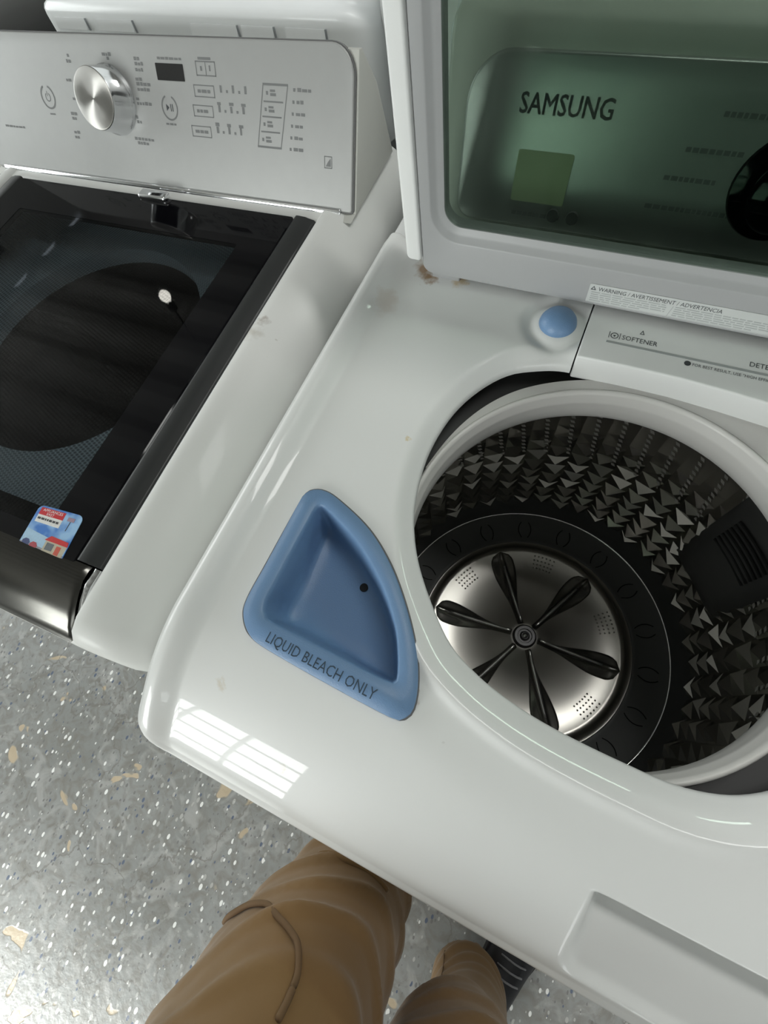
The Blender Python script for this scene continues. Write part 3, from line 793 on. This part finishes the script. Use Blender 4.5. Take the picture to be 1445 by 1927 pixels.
# top frame: side rails with a sloping, rounded section, lofted along y; front ends drop over the cabinet
def rail(sgn):
    def X(u): return -u if sgn > 0 else -WL+u
    prof_ = [(.078, .955), (.078, .982), (.0765, .9855), (.073, .987), (.064, .9868), (.052, .984), (.040, .979), (.028, .971), (.018, .9625), (.010, .954), (.004, .945), (.001, .934), (0, .92), (0, .895)]
    rows_ = []
    for y, dz, k in [(0.0, -.075, .0), (.0005, -.045, .3), (.003, -.027, .55), (.008, -.014, .8), (.016, -.006, .95), (.030, -.0012, 1.), (.05, 0, 1.), (.2, .001, 1), (.4, .001, 1), (.60, 0, 1.), (.785, 0, 1.)]:
        rows_.append([(X(u), y+(.018*(1-u/.03)**2 if (u < .03 and y < .1) else 0)*(1 if y < .03 else max(0, 1-(y-.03)/.07)), max(.893, z+dz)) for u, z in prof_])
    mb = LB(); mb.loft(rows_, closed=False)
    o = mb.build('side_rail', M_rail, left, smooth=True, auto=70); fixn(o)
    return o
rail(1); rail(-1)
o = LB().box(-WL+.076, -.076, .0, .02, .90, .952).build('front_lip', M_rail, left); bevel(o, .008)
o = LB().box(-WL+.060, -.060, .603, .785, .90, .984).build('rear_deck', M_rail, left); bevel(o, .006)
# lid
lx0, lx1, ly0, ly1 = -WL+.079, -.0795, .078, .602
wx0, wx1, wy0, wy1 = -WL+.166, -.166, .095, .533
def ringz(x0, x1, y0, y1, z, r, n=5): return [(x, y, z) for x, y in rrect(x0, x1, y0, y1, r, n)]
lm = LB()
lm.loft([ringz(lx0+.030, lx1-.030, ly0-.012, ly1-.002, .972, .006), ringz(lx0+.030, lx1-.030, ly0-.012, ly1-.002, .9880, .006), ringz(lx0+.0315, lx1-.0315, ly0-.0105, ly1-.0035, .9890, .006),
         ringz(wx0, wx1, wy0, wy1, .9890, .004), ringz(wx0, wx1, wy0, wy1, .982, .004)])
lid2 = lm.build('lid', M_glassblack, left, label='closed black glass lid'); fixn(lid2)
LB().prism(rrect(wx0-.003, wx1+.003, wy0-.003, wy1+.003, .004, 4), lambda u, v, d: (u, v, d), .9840, .9886).build('lid_window', M_window, lid2)
for s_ in (1, -1):
    def Q(u): return -u if s_ > 0 else -WL+u
    pr_ = [(.0795, .970), (.0795, .9825), (.0815, .9850), (.090, .9868), (.0935, .9880), (.106, .9888), (.1095, .9882), (.1100, .975)]
    mb = LB(); mb.loft([[(Q(u), y, z) for u, z in pr_] for y in (.079, .603)], closed=False)
    o = mb.build('lid_frame', M_frame, lid2); fixn(o); bevel(o, .0008, 2)
# handle bar along the front of the lid
hp = [(.0775, .972), (.0775, .9880), (.072, .9905), (.060, .9900), (.044, .9840), (.028, .9755), (.014, .9655), (.006, .9575), (.001, .948), (.0015, .938), (.012, .930), (.05, .93)]
hb = LB()
hx = [(-.0905, .86), (-.0925, .95), (-.097, 1.0), (-WL+.097, 1.0), (-WL+.0925, .95), (-WL+.0905, .86)]
def hpt(x, k, y, z): return (x, .0775-(.0775-y)*k, .972+(z-.972)*(1 if k == 1 else .9*k))
hb.loft([[hpt(x, k, y, z) for y, z in hp] for x, k in hx], closed=False, )
o = hb.build('lid_handle', M_darkchrome, lid2, smooth=True, auto=45, label='dark chrome handle bar'); fixn(o)
for s_ in (1, -1):
    def Q(u): return -u if s_ > 0 else -WL+u
    mb = LB()
    cpv = [(.0775, .9850), (.060, .9860), (.044, .9800), (.028, .9715), (.014, .9620), (.006, .9550), (.003, .948), (.004, .94)]
    mb.loft([[(Q(u), y, z-dz) for y, z in cpv] for u, dz in ((.0795, .010), (.0800, .003), (.0825, .0), (.0865, .0), (.0895, .003), (.0898, .010))], closed=False)
    o = mb.build('handle_end', M_chrome, lid2, smooth=True, auto=60); fixn(o)
# tub seen through the window
cx2, cy2 = -WL/2, .364
tubm = mat('tub_cover_plastic', (.70, .72, .73), .4, var=.02)
o = LB()
n = 96; rr = [[(cx2+.178*math.cos(2*PI*k/n), cy2+.190*math.sin(2*PI*k/n), .930) for k in range(n)]]
sq = []
for k in range(n):
    a = 2*PI*k/n; d = (math.cos(a), math.sin(a)); t = min(.2925/abs(d[0]) if abs(d[0]) > 1e-6 else 9, .245/abs(d[1]) if abs(d[1]) > 1e-6 else 9)
    sq.append((cx2+d[0]*t, cy2+d[1]*t, .942))
o.loft([sq, rr[0], [(x, y, .905) for x, y, z in rr[0]]]); o.build('tub_cover', tubm, left, smooth=True, auto=40)
LB().lathe([(.22, .906), (.27, .85), (.27, .48), (.25, .45), (.08, .44), (.03, .50), (.03, .78), (0, .79)], cx2, cy2, 64).build('tub', mat('tub_dark_steel', (.010, .010, .011), .5), left, smooth=True)
# sticker on the glass
def S2(u, v): # sticker frame, u along its width 0..1, v up 0..1 ; corners in the machine's frame
    a = np.array([-.1845, .0668]); b_ = np.array([-.1235, .0672]); c_ = np.array([-.1300, .1215]); d_ = np.array([-.1895, .1165])
    p = a*(1-u)*(1-v)+b_*u*(1-v)+c_*u*v+d_*(1-u)*v
    return p
def sfn(u, v, d=0.): p = S2(u, v); return (p[0], p[1], .9891+d)
stm = bpy.data.materials.new('sticker_sky'); stm.use_nodes = True
nt = stm.node_tree; bs = nt.nodes['Principled BSDF']; tc = N(nt, 'ShaderNodeTexCoord'); nz = N(nt, 'ShaderNodeTexNoise'); nz.inputs['Scale'].default_value = 55
nt.links.new(tc.outputs['Object'], nz.inputs['Vector']); nt.links.new(mixc(nt, ramp(nt, nz.outputs['Fac'], [(.42, 0.), (.66, 1.)]), (.07, .22, .62), (.35, .58, .85)), bs.inputs['Base Color']); bs.inputs['Roughness'].default_value = .3
st = LB().prism(rrect(0, 1, 0, 1, .12, 6), sfn, 0, .0005).build('sticker', stm, left, label='small bright advertising sticker with red banner and shop front')
def patch(name, poly, col, d, par=st): return LB().prism(poly, sfn, .0004, .0005+d).build(name, mat('sticker_'+name+str(col), col, .35, var=.15, scale=300), par)
patch('ground', [(.06, .02), (.94, .02), (.985, .12), (.99, .17), (.01, .17), (.015, .10)], (.33, .33, .38), .0001)
patch('haze', [(.01, .17), (.99, .17), (.99, .36), (.5, .40), (.01, .46)], (.42, .62, .80), .0001)
patch('banner', [(.07, .80), (.62, .80), (.62, .96), (.07, .96)], (.58, .02, .03), .0002)
patch('strip', [(.07, .63), (.62, .63), (.62, .80), (.07, .80)], (.80, .80, .78), .0002)
patch('shop_wall', [(.52, .10), (.96, .12), (.98, .34), (.52, .34)], (.55, .50, .38), .0002)
patch('shop_roof', [(.48, .34), (.99, .34), (.97, .43), (.58, .45)], (.60, .04, .04), .0003)
patch('shop_window', [(.56, .16), (.72, .17), (.72, .31), (.56, .31)], (.16, .18, .2), .0003)
patch('shop_door', [(.78, .13), (.88, .13), (.88, .30), (.78, .30)], (.62, .12, .08), .0003)
patch('car', [(.06, .14), (.20, .13), (.22, .19), (.17, .25), (.10, .25), (.05, .20)], (.06, .08, .2), .0003)
patch('car', [(.24, .12), (.38, .11), (.40, .17), (.35, .23), (.28, .23), (.23, .18)], (.45, .08, .10), .0003)
patch('sign_post', [(.775, .62), (.785, .62), (.795, .82), (.785, .82)], (.05, .05, .06), .0003)
patch('sign_board', [(.71, .82), (.86, .82), (.86, .90), (.71, .90)], (.35, .25, .32), .0003)
def stf(u0, v0): return lambda u, v: sfn(u0+u, v0+v, .0009)
text('lettering', 'APPLIANCES', .085, stf(.13, .885), mat('sticker_text_white', (.85, .85, .85), .4), st, sx=.95)
text('lettering', 'EAST', .08, stf(.24, .815), mat('sticker_text_white', (.85, .85, .85), .4), st, sx=.95)
dm = LB(); r2 = random.Random(2); x = .10
while x < .58:
    wl = r2.uniform(.03, .07); dm.add([sfn(x, .70, .0009), sfn(x+wl, .70, .0009), sfn(x+wl, .745, .0009), sfn(x, .745, .0009)], [(0, 1, 2, 3)]); x += wl+.015
dm.build('printed_marks', M_ink, st, kind='stuff')
# console
ka = np.array([.625, .985]); kb_ = np.array([.70, 1.118]); kv = (kb_-ka)/np.linalg.norm(kb_-ka); kn = np.array([-kv[1], kv[0]])
def kfn(u, v, d=0.):
    q = ka+kv*v+kn*d; return (u, q[0], q[1])
PV = .166
top = ka+kv*PV
kp = [(.612, .98), tuple(ka+kv*.0-kn*.006), tuple(ka+kv*(PV-.005)-kn*.006), (top[0]+.010, top[1]-.009), (.745, 1.075), (.770, .98)]
con2 = LB().prism(kp, lambda u, v, d: (d, u, v), -WL+.030, -.030).build('console', M_panelwhite, left); bevel(con2, .006, 3, 20)
pan2 = LB().prism(rrect(-WL+.034, -.034, .0, PV, [.004, .030, .030, .004], 8), kfn, -.008, .0).build('control_panel', M_silver, con2, label='silver control panel'); bevel(pan2, .002, 3)
LB().prism(rrect(-WL+.0325, -.0325, -.0012, PV+.0015, [.005, .031, .031, .005], 8), kfn, -.010, -.003).build('panel_edge', M_seam, con2)
tr = LB(); tr.prism([(-WL+.05, -.004), (-.05, -.004), (-.05, .0035), (-WL+.05, .0035)], kfn, -.004, .0035); o = tr.build('chrome_trim', M_chrome, con2); bevel(o, .0015, 2)
# knob
KU, KV = -.4150, .0985
kr = thing  # noqa
def kcirc(r, d, n=64, cu=KU, cvv=KV): return [kfn(cu+r*math.cos(2*PI*k/n), cvv+r*math.sin(2*PI*k/n), d) for k in range(n)]
kn_o = LB().loft([kcirc(.0395, .0), kcirc(.0395, .003), kcirc(.0372, .006), kcirc(.0348, .030), kcirc(.0340, .0335)], True).build('knob', M_chrome, pan2, smooth=True, auto=40, label='round chrome cycle knob')
# spun face: own object with its origin on the knob axis so the radial grain follows it
ax = Vector((0, kn[0], kn[1])); ux = Vector((1, 0, 0)); vx = ax.cross(ux)
fc = Matrix((ux, vx, ax)).transposed().to_4x4(); fc.translation = Vector(kfn(KU, KV, .0335))
mb = MB().loft([[(r*math.cos(2*PI*k/96), r*math.sin(2*PI*k/96), z) for k in range(96)] for r, z in ((.0340, 0), (.0334, .0010), (.0322, .0012), (.02, .0012), (.008, .0012), (.0006, .0012))], True)
kf = mb.build('knob_face', M_knob, kn_o, smooth=True, auto=40); kf.matrix_local = fc
def kring(r0, r1, cu, cvv, a0=0., a1=2*PI, n=32):
    return [[kfn(cu+r*math.cos(a0+(a1-a0)*k/(n-1)), cvv+r*math.sin(a0+(a1-a0)*k/(n-1)), .00025) for k in range(n)] for r in (r0, r1)]
def quad(mb, u0, u1, v0, v1, d=.00025): mb.add([kfn(u0, v0, d), kfn(u1, v0, d), kfn(u1, v1, d), kfn(u0, v1, d)], [(0, 1, 2, 3)])
def rect_line(mb, u0, u1, v0, v1, t=.0009):
    quad(mb, u0, u1, v0, v0+t); quad(mb, u0, u1, v1-t, v1); quad(mb, u0, u0+t, v0, v1); quad(mb, u1-t, u1, v0, v1)
# power button
mb = LB(); mb.loft(kring(.0118, .0140, -.5445, .0965, PI*.62, PI*2.40), closed=False); mb.loft(kring(.0040, .0052, -.5445, .0965, PI*.66, PI*2.34), closed=False); quad(mb, -.5450, -.5440, .0975, .1035); quad(mb, -.5500, -.5390, .0760, .0780)
mb.build('power_button', M_inkgrey, pan2)
# start / pause button
mb = LB(); mb.loft(kring(.0118, .0138, -.3150, .0955, PI*.62, PI*2.36), closed=False); mb.build('start_button', M_inkgrey, pan2)
mb = LB(); mb.add([kfn(-.3205, .0920, .0003), kfn(-.3155, .0957, .0003), kfn(-.3205, .0995, .0003)], [(0, 1, 2)]); quad(mb, -.3135, -.3122, .0918, .0996); quad(mb, -.3105, -.3092, .0918, .0996); mb.build('start_mark', M_ink, pan2)
LB().prism(rrect(-.3270, -.2815, .1235, .1405, .0008, 2), kfn, -.001, .0004).build('display', M_display, pan2)
mk = LB(); r2 = random.Random(21)
def words(u, v, n_, h=.0030, wmin=.003, wmax=.007):
    for _ in range(n_):
        wl = r2.uniform(wmin, wmax); quad(mk, u, u+wl, v, v+h*r2.uniform(.8, 1.1)); u += wl+.0012
words(-.322, .1440, 6, .0025, .004, .008); words(-.326, .0768, 3, .0026); words(-.66, .0555, 6, .0026, .004, .008)
for (u, v, n_) in ((-.487, .1360, 2), (-.483, .1420, 1), (-.497, .1160, 2), (-.494, .0955, 1), (-.506, .0780, 2), (-.506, .0725, 2), (-.510, .0560, 2), (-.511, .0500, 2), (-.417, .1450, 3), (-.410, .1410, 1),
                   (-.362, .1420, 2), (-.362, .1370, 3), (-.363, .1310, 3), (-.366, .1215, 2), (-.366, .1165, 4), (-.366, .1110, 4), (-.372, .1010, 1), (-.372, .0960, 5), (-.379, .0805, 1), (-.379, .0755, 2), (-.390, .0560, 6), (-.386, .0510, 4)):
    words(u, v, n_, .0034, .0028, .0058)
for v, n_ in ((.1205, 3), (.1090, 2), (.0975, 2), (.0855, 2), (.0735, 2), (.0615, 2)):
    u = -.1165-(.1205-v)*.16
    quad(mk, u, u+.0030, v, v+.0032); words(u+.006, v, n_, .0034, .004, .0075)
for row, (v, uo) in enumerate(((.1150, -.2270), (.0950, -.2330), (.0728, -.2400))):
    for k in range(3):
        u = uo+k*.0190; words(u, v, 1, .0075, .003, .0042)
        if row: words(u-.001, v+.0075, 1, .0035, .005, .007)
        if k < 2: quad(mk, u+.0095, u+.0125, v, v+.0028)
mk.build('printed_marks', M_inkgrey, pan2, kind='stuff')
mb = LB(); rect_line(mb, -.2610, -.2300, .1300, .1445, .0012); quad(mb, -.2460, -.2450, .1305, .1440); quad(mb, -.2540, -.2510, .1350, .1395); quad(mb, -.2400, -.2380, .1350, .1405); quad(mb, -.2560, -.2360, .1455, .1480); mb.build('touch_button', M_inkgrey, pan2)
for (u, v) in ((-.2690, .1090), (-.2748, .0886), (-.2825, .0666)):
    mb = LB(); rect_line(mb, u, u+.0330, v, v+.0125, .0011)
    x = u+.006
    for _ in range(3): wl = r2.uniform(.004, .008); quad(mb, x, x+wl, v+.0045, v+.0078); x += wl+.0012
    mb.build('touch_button', M_inkgrey, pan2)
mb = LB()
def sh(v): return -.0150*(.126-v)/.063
for (a, b_) in (((-.1605, .1260), (-.1235, .1260)), ((-.1755, .0630), (-.1380, .0630))):
    quad(mb, a[0], b_[0], a[1]-.0011, a[1]+.0011)
for s0 in (-.1605, -.1246):
    mb.add([kfn(s0+sh(.063), .063, .00025), kfn(s0+sh(.063)+.0012, .063, .00025), kfn(s0+.0012, .126, .00025), kfn(s0, .126, .00025)], [(0, 1, 2, 3)])
for v in (.1095, .0945, .0790):
    quad(mb, -.1570+sh(v), -.1280+sh(v), v-.0008, v+.0008)
for v in (.1160, .1000, .0850, .0690):
    quad(mb, -.1540+sh(v), -.1510+sh(v), v, v+.0035); quad(mb, -.1480+sh(v), -.1395+sh(v), v-.0010, v+.0018); quad(mb, -.1480+sh(v), -.1405+sh(v), v+.0030, v+.0052)
mb.build('option_box', M_inkgrey, pan2)
mb = LB(); rect_line(mb, -.0745, -.0630, .0470, .0600, .0010); mb.add([kfn(-.0725, .0490, .00025), kfn(-.0650, .0490, .00025), kfn(-.0650, .0580, .00025), kfn(-.0690, .0540, .00025)], [(0, 1, 2, 3)]); mb.build('logo', M_inkgrey, pan2)
# lid latch below the panel
lt = LB(); lt.box(-.375, -.325, .590, .606, .987, .996); o = lt.build('lid_hinge_cover', M_chrome, left); bevel(o, .003)

# ------------------------------------------------------------------ machines standing back to back behind them
M_slot = mat('slot_shadow_grey', (.34, .36, .38), .6)
def rear_machine(x0, x1, label, flute=.287):
    yb = .70
    root = thing('washing_machine', label, 'washing machine', ((x0+x1)/2, yb+.37, 0), 0)
    ox, oy = (x0+x1)/2, yb+.37
    def B(mb, name, m, par=root, bv=0, **kw):
        mb.v = [(x-ox, y-oy, z) for x, y, z in mb.v]
        o = mb.build(name, m, par, **kw)
        if bv: bevel(o, bv)
        return o
    B(MB().box(x0-.04, x1+.05, .785, 1.44, .02, .955), 'cabinet', M_cabinet, bv=.01)
    # console shell: rounded outline lofted front (towards us) to back
    rings = []
    for y, ins, zt in ((.70, .012, 1.100), (.70, .004, 1.104), (.703, .0, 1.108), (.712, .0, 1.116)):
        pass
    prof_ = [(.700, .958), (.700, 1.108), (.7015, 1.114), (.706, 1.118), (.716, 1.120), (.722, 1.123), (.726, 1.130), (.740, 1.235), (.748, 1.25), (.765, 1.256), (.86, 1.25), (.93, 1.10), (.96, .958)]
    secs = []
    for x, k in ((x0, .0), (x0+.004, .012), (x0+.012, .020), (x0+.030, .026), (x1-.050, .026), (x1-.030, .0225), (x1-.014, .012), (x1-.004, .0), (x1, -.016)):
        secs.append([(x, y+(.026-k)*(1 if y < .80 else -1), z-(.026-k)*(.9 if z > 1.0 else 0)) for y, z in prof_])
    mb = MB(); mb.loft(secs, closed=True, cap0=True, cap1=True)
    o = B(mb, 'console_shell', M_white_rear, smooth=True, auto=55); fixn(o)
    # vertical flute
    mb = MB(); fx = x0+flute
    mb.loft([[(fx+.013*math.cos(a)*s, .7265+.004-.008*math.sin(a)*s+dz*.12, 1.112+dz+.0) for a in np.linspace(0, PI, 9)] for dz, s in ((-.012, .05), (-.004, .7), (.004, 1.), (.03, 1.), (.13, 1.))], closed=False)
    B(mb, 'flute', M_white_rear, o, smooth=True)
    for (a, b_) in ((.034, .098), (.122, .194), (.304, .384), (.392, .444), (.464, .524)):
        mb = MB(); mb.add([(x0+a, .6998, 1.088), (x0+b_, .6998, 1.088), (x0+b_, .6998, 1.102), (x0+a, .6998, 1.102), (x0+a, .6955, 1.090), (x0+b_, .6955, 1.090), (x0+b_, .699, 1.102), (x0+a, .699, 1.102)],
                         [(0, 1, 5, 4), (4, 5, 6, 7), (1, 2, 6, 5), (3, 0, 4, 7), (2, 3, 7, 6)])
        B(mb, 'louver', M_white_rear, o)
        mb = MB().box(x0+b_, x0+b_+.0025, .6985, .7004, 1.088, 1.102); B(mb, 'slot', M_slot, o)
    # end panel with a raised rib beside the shell
    B(MB().box(x1-.004, x1+.050, .742, .80, .95, 1.24), 'end_panel', M_cabinet, bv=.006)
    mb = MB(); mb.tube([(x1+.030, .740, 1.0), (x1+.030, .736, 1.012), (x1+.030, .734, 1.03), (x1+.030, .734, 1.22), (x1+.030, .74, 1.24)], [.004, .012, .0155, .0155, .01], 12)
    B(mb, 'rib', M_white_rear, smooth=True)
    return root
rear_machine(-.960, -.372, 'white machine behind the silver control panel, showing the louvred back of its console')
rear_machine(-.272, .380, 'white machine seen through the tinted lid glass, turned back to back with the open washer', .165)
# dark machine beyond, at the far left
dk = thing('washing_machine', 'dark graphite machine with a pale top trim, beyond the louvred white machine', 'washing machine', (-1.42, 1.20, 0))
o = MB().box(-.34, .34, -.30, .38, .02, .90).build('cabinet', mat('graphite_steel', (.12, .12, .125), .35, .4), dk); bevel(o, .01)
o = MB().box(-.345, .345, -.31, -.265, .90, .945).build('top_trim', M_panelwhite, dk); bevel(o, .008)
o = MB().box(-.335, .335, -.264, .37, .90, .93).build('lid', M_glassblack, dk); bevel(o, .005)
o = MB().box(-.33, .33, .30, .38, .93, 1.08).build('console', M_frame, dk); bevel(o, .012)

# ------------------------------------------------------------------ the person at the machine (seen from the waist down)
PO = (.06, -.46, 0.)
person = thing('person', 'person in brown work trousers and black shoes standing against the open washer', 'person', PO)
def smoothpath(pts, n=8):
    A = np.array(pts, float); return polyline(A, n)
tb = MB()
def leg(path, n=24):
    P_ = smoothpath(path, 8)
    rings = []
    for i, q in enumerate(P_):
        c = Vector(q[:3]); d = Vector(P_[min(i+1, len(P_)-1)][:3])-Vector(P_[max(i-1, 0)][:3]); d.normalize()
        a = Vector((1, 0, 0)); a = (a-d*a.dot(d)).normalized(); b_ = d.cross(a)
        rings.append([c+a*math.cos(2*PI*k/n)*q[3]+b_*math.sin(2*PI*k/n)*q[4] for k in range(n)])
    tb.loft(rings, True, True, True)
# x, y, z, half width, half depth
leg([(-.045, -.350, .045, .078, .085), (-.048, -.345, .12, .078, .085), (-.050, -.315, .30, .082, .088), (-.048, -.288, .50, .084, .092), (-.055, -.305, .60, .090, .100), (-.063, -.365, .74, .108, .118), (-.058, -.430, .86, .118, .130), (-.035, -.475, .96, .115, .135)])
leg([(.215, -.505, .050, .076, .086), (.212, -.505, .12, .076, .086), (.203, -.495, .28, .078, .088), (.170, -.445, .46, .086, .095), (.148, -.415, .56, .094, .104), (.150, -.430, .72, .108, .118), (.160, -.468, .86, .116, .130), (.135, -.485, .96, .115, .135)])
# pelvis
P_ = [(.055, -.475, .80, .115, .115), (.052, -.480, .88, .190, .145), (.050, -.482, .96, .185, .145), (.050, -.485, 1.03, .172, .132)]
tb.loft([[(x+a*math.cos(2*PI*k/28), y+d_*math.sin(2*PI*k/28), z) for k in range(28)] for x, y, z, a, d_ in P_], True, True, True)
me = bpy.data.meshes.new('tmp'); me.from_pydata([tuple(v) for v in tb.v], [], tb.f); me.update()
to = bpy.data.objects.new('tmp', me); C.objects.link(to); fixn(to)
rm = to.modifiers.new('r', 'REMESH'); rm.mode = 'VOXEL'; rm.voxel_size = .0075
sm = to.modifiers.new('s', 'SMOOTH'); sm.factor = .5; sm.iterations = 8
dg = bpy.context.evaluated_depsgraph_get(); ev = to.evaluated_get(dg).to_mesh()
pv = np.array([tuple(v.co) for v in ev.vertices]); pn = np.array([tuple(v.normal) for v in ev.vertices]); pf_ = [tuple(p.vertices) for p in ev.polygons]
to.evaluated_get(dg).to_mesh_clear(); bpy.data.objects.remove(to)
disp = np.zeros(len(pv))
for i, (p, nn_) in enumerate(zip(pv, pn)):
    x, y, z = p
    n1 = noise.noise(Vector((x*7, y*7, z*7))); n2 = noise.noise(Vector((x*16+5, y*16, z*16)))
    # diagonal folds climbing the thigh, gathers below the pocket, stack at the hems
    ph = z*95+x*38+n1*5.0
    amp = .0075*max(0, min(1, (z-.45)/.12))*max(0, min(1, (.98-z)/.1))
    d = amp*(max(0, math.sin(ph))**1.5-.3)*(.5+.8*max(0, n2+.3))
    amp2 = .0045*max(0, 1-abs(z-.10)/.14)
    d += amp2*math.sin(z*150+n1*4)
    d += .008*n1+.0035*n2
    disp[i] = d
pv = pv+pn*disp[:, None]
body = obj('trousers', [(v[0]-PO[0], v[1]-PO[1], v[2]) for v in pv], pf_, M_cloth, person, smooth=True)
# pocket edge and side seams lie on the cloth: project guide points onto the trousers
from mathutils.bvhtree import BVHTree
bvh = BVHTree.FromPolygons([tuple(v) for v in pv], pf_)
def onto(pts, lift=.001, sub=8):
    out = []
    P_ = polyline(np.array(pts, float), sub)
    for q in P_:
        loc_, nrm_, _, _ = bvh.find_nearest(Vector(q)); out.append(loc_+nrm_*lift)
    for _ in range(5): out = [out[0]]+[(out[i-1]+out[i]*2+out[i+1])/4 for i in range(1, len(out)-1)]+[out[-1]]
    return out
def pbuild(mb, name, m, par=person, **kw):
    mb.v = [(v[0]-PO[0], v[1]-PO[1], v[2]) for v in mb.v]; return mb.build(name, m, par, **kw)
M_welt = mat('welt_brown', (.16, .095, .045), .85, var=.15)
pbuild(MB().tube(onto([(-.153, -.325, .735), (-.139, -.292, .75), (-.109, -.279, .77), (-.074, -.278, .80), (-.059, -.285, .82), (-.055, -.300, .84), (-.055, -.312, .86)], .0040), [.0034]*49, 8), 'pocket_welt', M_welt, body, smooth=True)
pbuild(MB().tube(onto([(-.10, -.24, .66), (-.07, -.225, .67), (-.03, -.22, .66), (.0, -.23, .65)], .001), .0035, 8), 'fold_seam', M_cloth, body, smooth=True)
pbuild(MB().tube(onto([(-.145, -.35, .60), (-.165, -.36, .72), (-.175, -.40, .84), (-.16, -.43, .95)], .0003), .0018, 6), 'side_seam', M_welt, body, smooth=True)
pbuild(MB().tube(onto([(.29, -.45, .60), (.285, -.44, .72), (.275, -.46, .84)], .0003), .0018, 6), 'side_seam', M_welt, body, smooth=True)
pbuild(MB().tube(onto([(.140, -.45, .08), (.135, -.45, .16), (.125, -.44, .25), (.115, -.43, .36)], .0003), .0014, 6), 'inner_seam', M_welt, body, smooth=True)
wb_pts = [(.05+.176*math.cos(t), -.485+.136*math.sin(t), 1.012) for t in np.linspace(0, 2*PI, 41)]
mb = MB(); mb.loft([[(.05+(.178+o_)*math.cos(t), -.485+(.138+o_)*math.sin(t), z) for t in np.linspace(0, 2*PI, 41)[:-1]] for o_, z in ((.0, .992), (.003, .994), (.003, 1.030), (-.004, 1.033))])
pbuild(mb, 'waistband', M_welt, body, smooth=True)
def shoe(cx, cy, rot):
    par = person
    ca, sa = math.cos(rot), math.sin(rot)
    def T(x, y, z): return (cx+x*ca-y*sa, cy+x*sa+y*ca, z)
    secs = [(-.085, .026, .05, .030), (-.078, .034, .075, .0), (-.05, .039, .088, 0), (0, .041, .092, 0), (.04, .043, .086, 0), (.08, .047, .070, 0), (.12, .050, .058, 0), (.155, .046, .050, 0), (.180, .034, .042, 0), (.192, .016, .034, 0)]
    rings = []
    for y, hw, hh, _ in secs:
        r_ = []
        for k in range(20):
            a = 2*PI*k/20; c_, s_ = math.cos(a), math.sin(a)
            xx = hw*math.copysign(abs(c_)**.75, c_); zz = .022+(hh-.022)*max(0, s_)**.8 if s_ > 0 else .022+.004*s_
            r_.append(T(xx, y, zz))
        rings.append(r_)
    mb = MB(); mb.loft(rings, True, True, True); up = pbuild(mb, 'shoe', M_shoe, person, smooth=True, label='black laced shoe'); fixn(up)
    ol = polyline(np.array([(-.03, -.088), (.03, -.088), (.043, -.06), (.043, 0), (.047, .05), (.054, .11), (.048, .165), (.022, .198), (-.022, .198), (-.048, .165), (-.054, .11), (-.047, .05), (-.043, 0), (-.043, -.06), (-.03, -.088)]), 3)[:-1]
    mb = MB(); mb.loft([[T(x, y, z) for x, y in ol] for z in (0, .02, .026)], True, True, True); o = pbuild(mb, 'sole', M_sole, up); fixn(o)
    for k in range(5):
        y = .045+k*.017; z = .0895-k*.0068
        mb = MB(); mb.tube([T(-.026, y-.004, z-.010), T(-.014, y, z-.001), T(0, y+.003, z+.002), T(.014, y+.006, z-.001), T(.026, y+.008, z-.010)], .0020, 6); pbuild(mb, 'lace', M_lace, up, smooth=True)
shoe(-.045, -.365, math.radians(4))
shoe(.268, -.490, math.radians(-16))
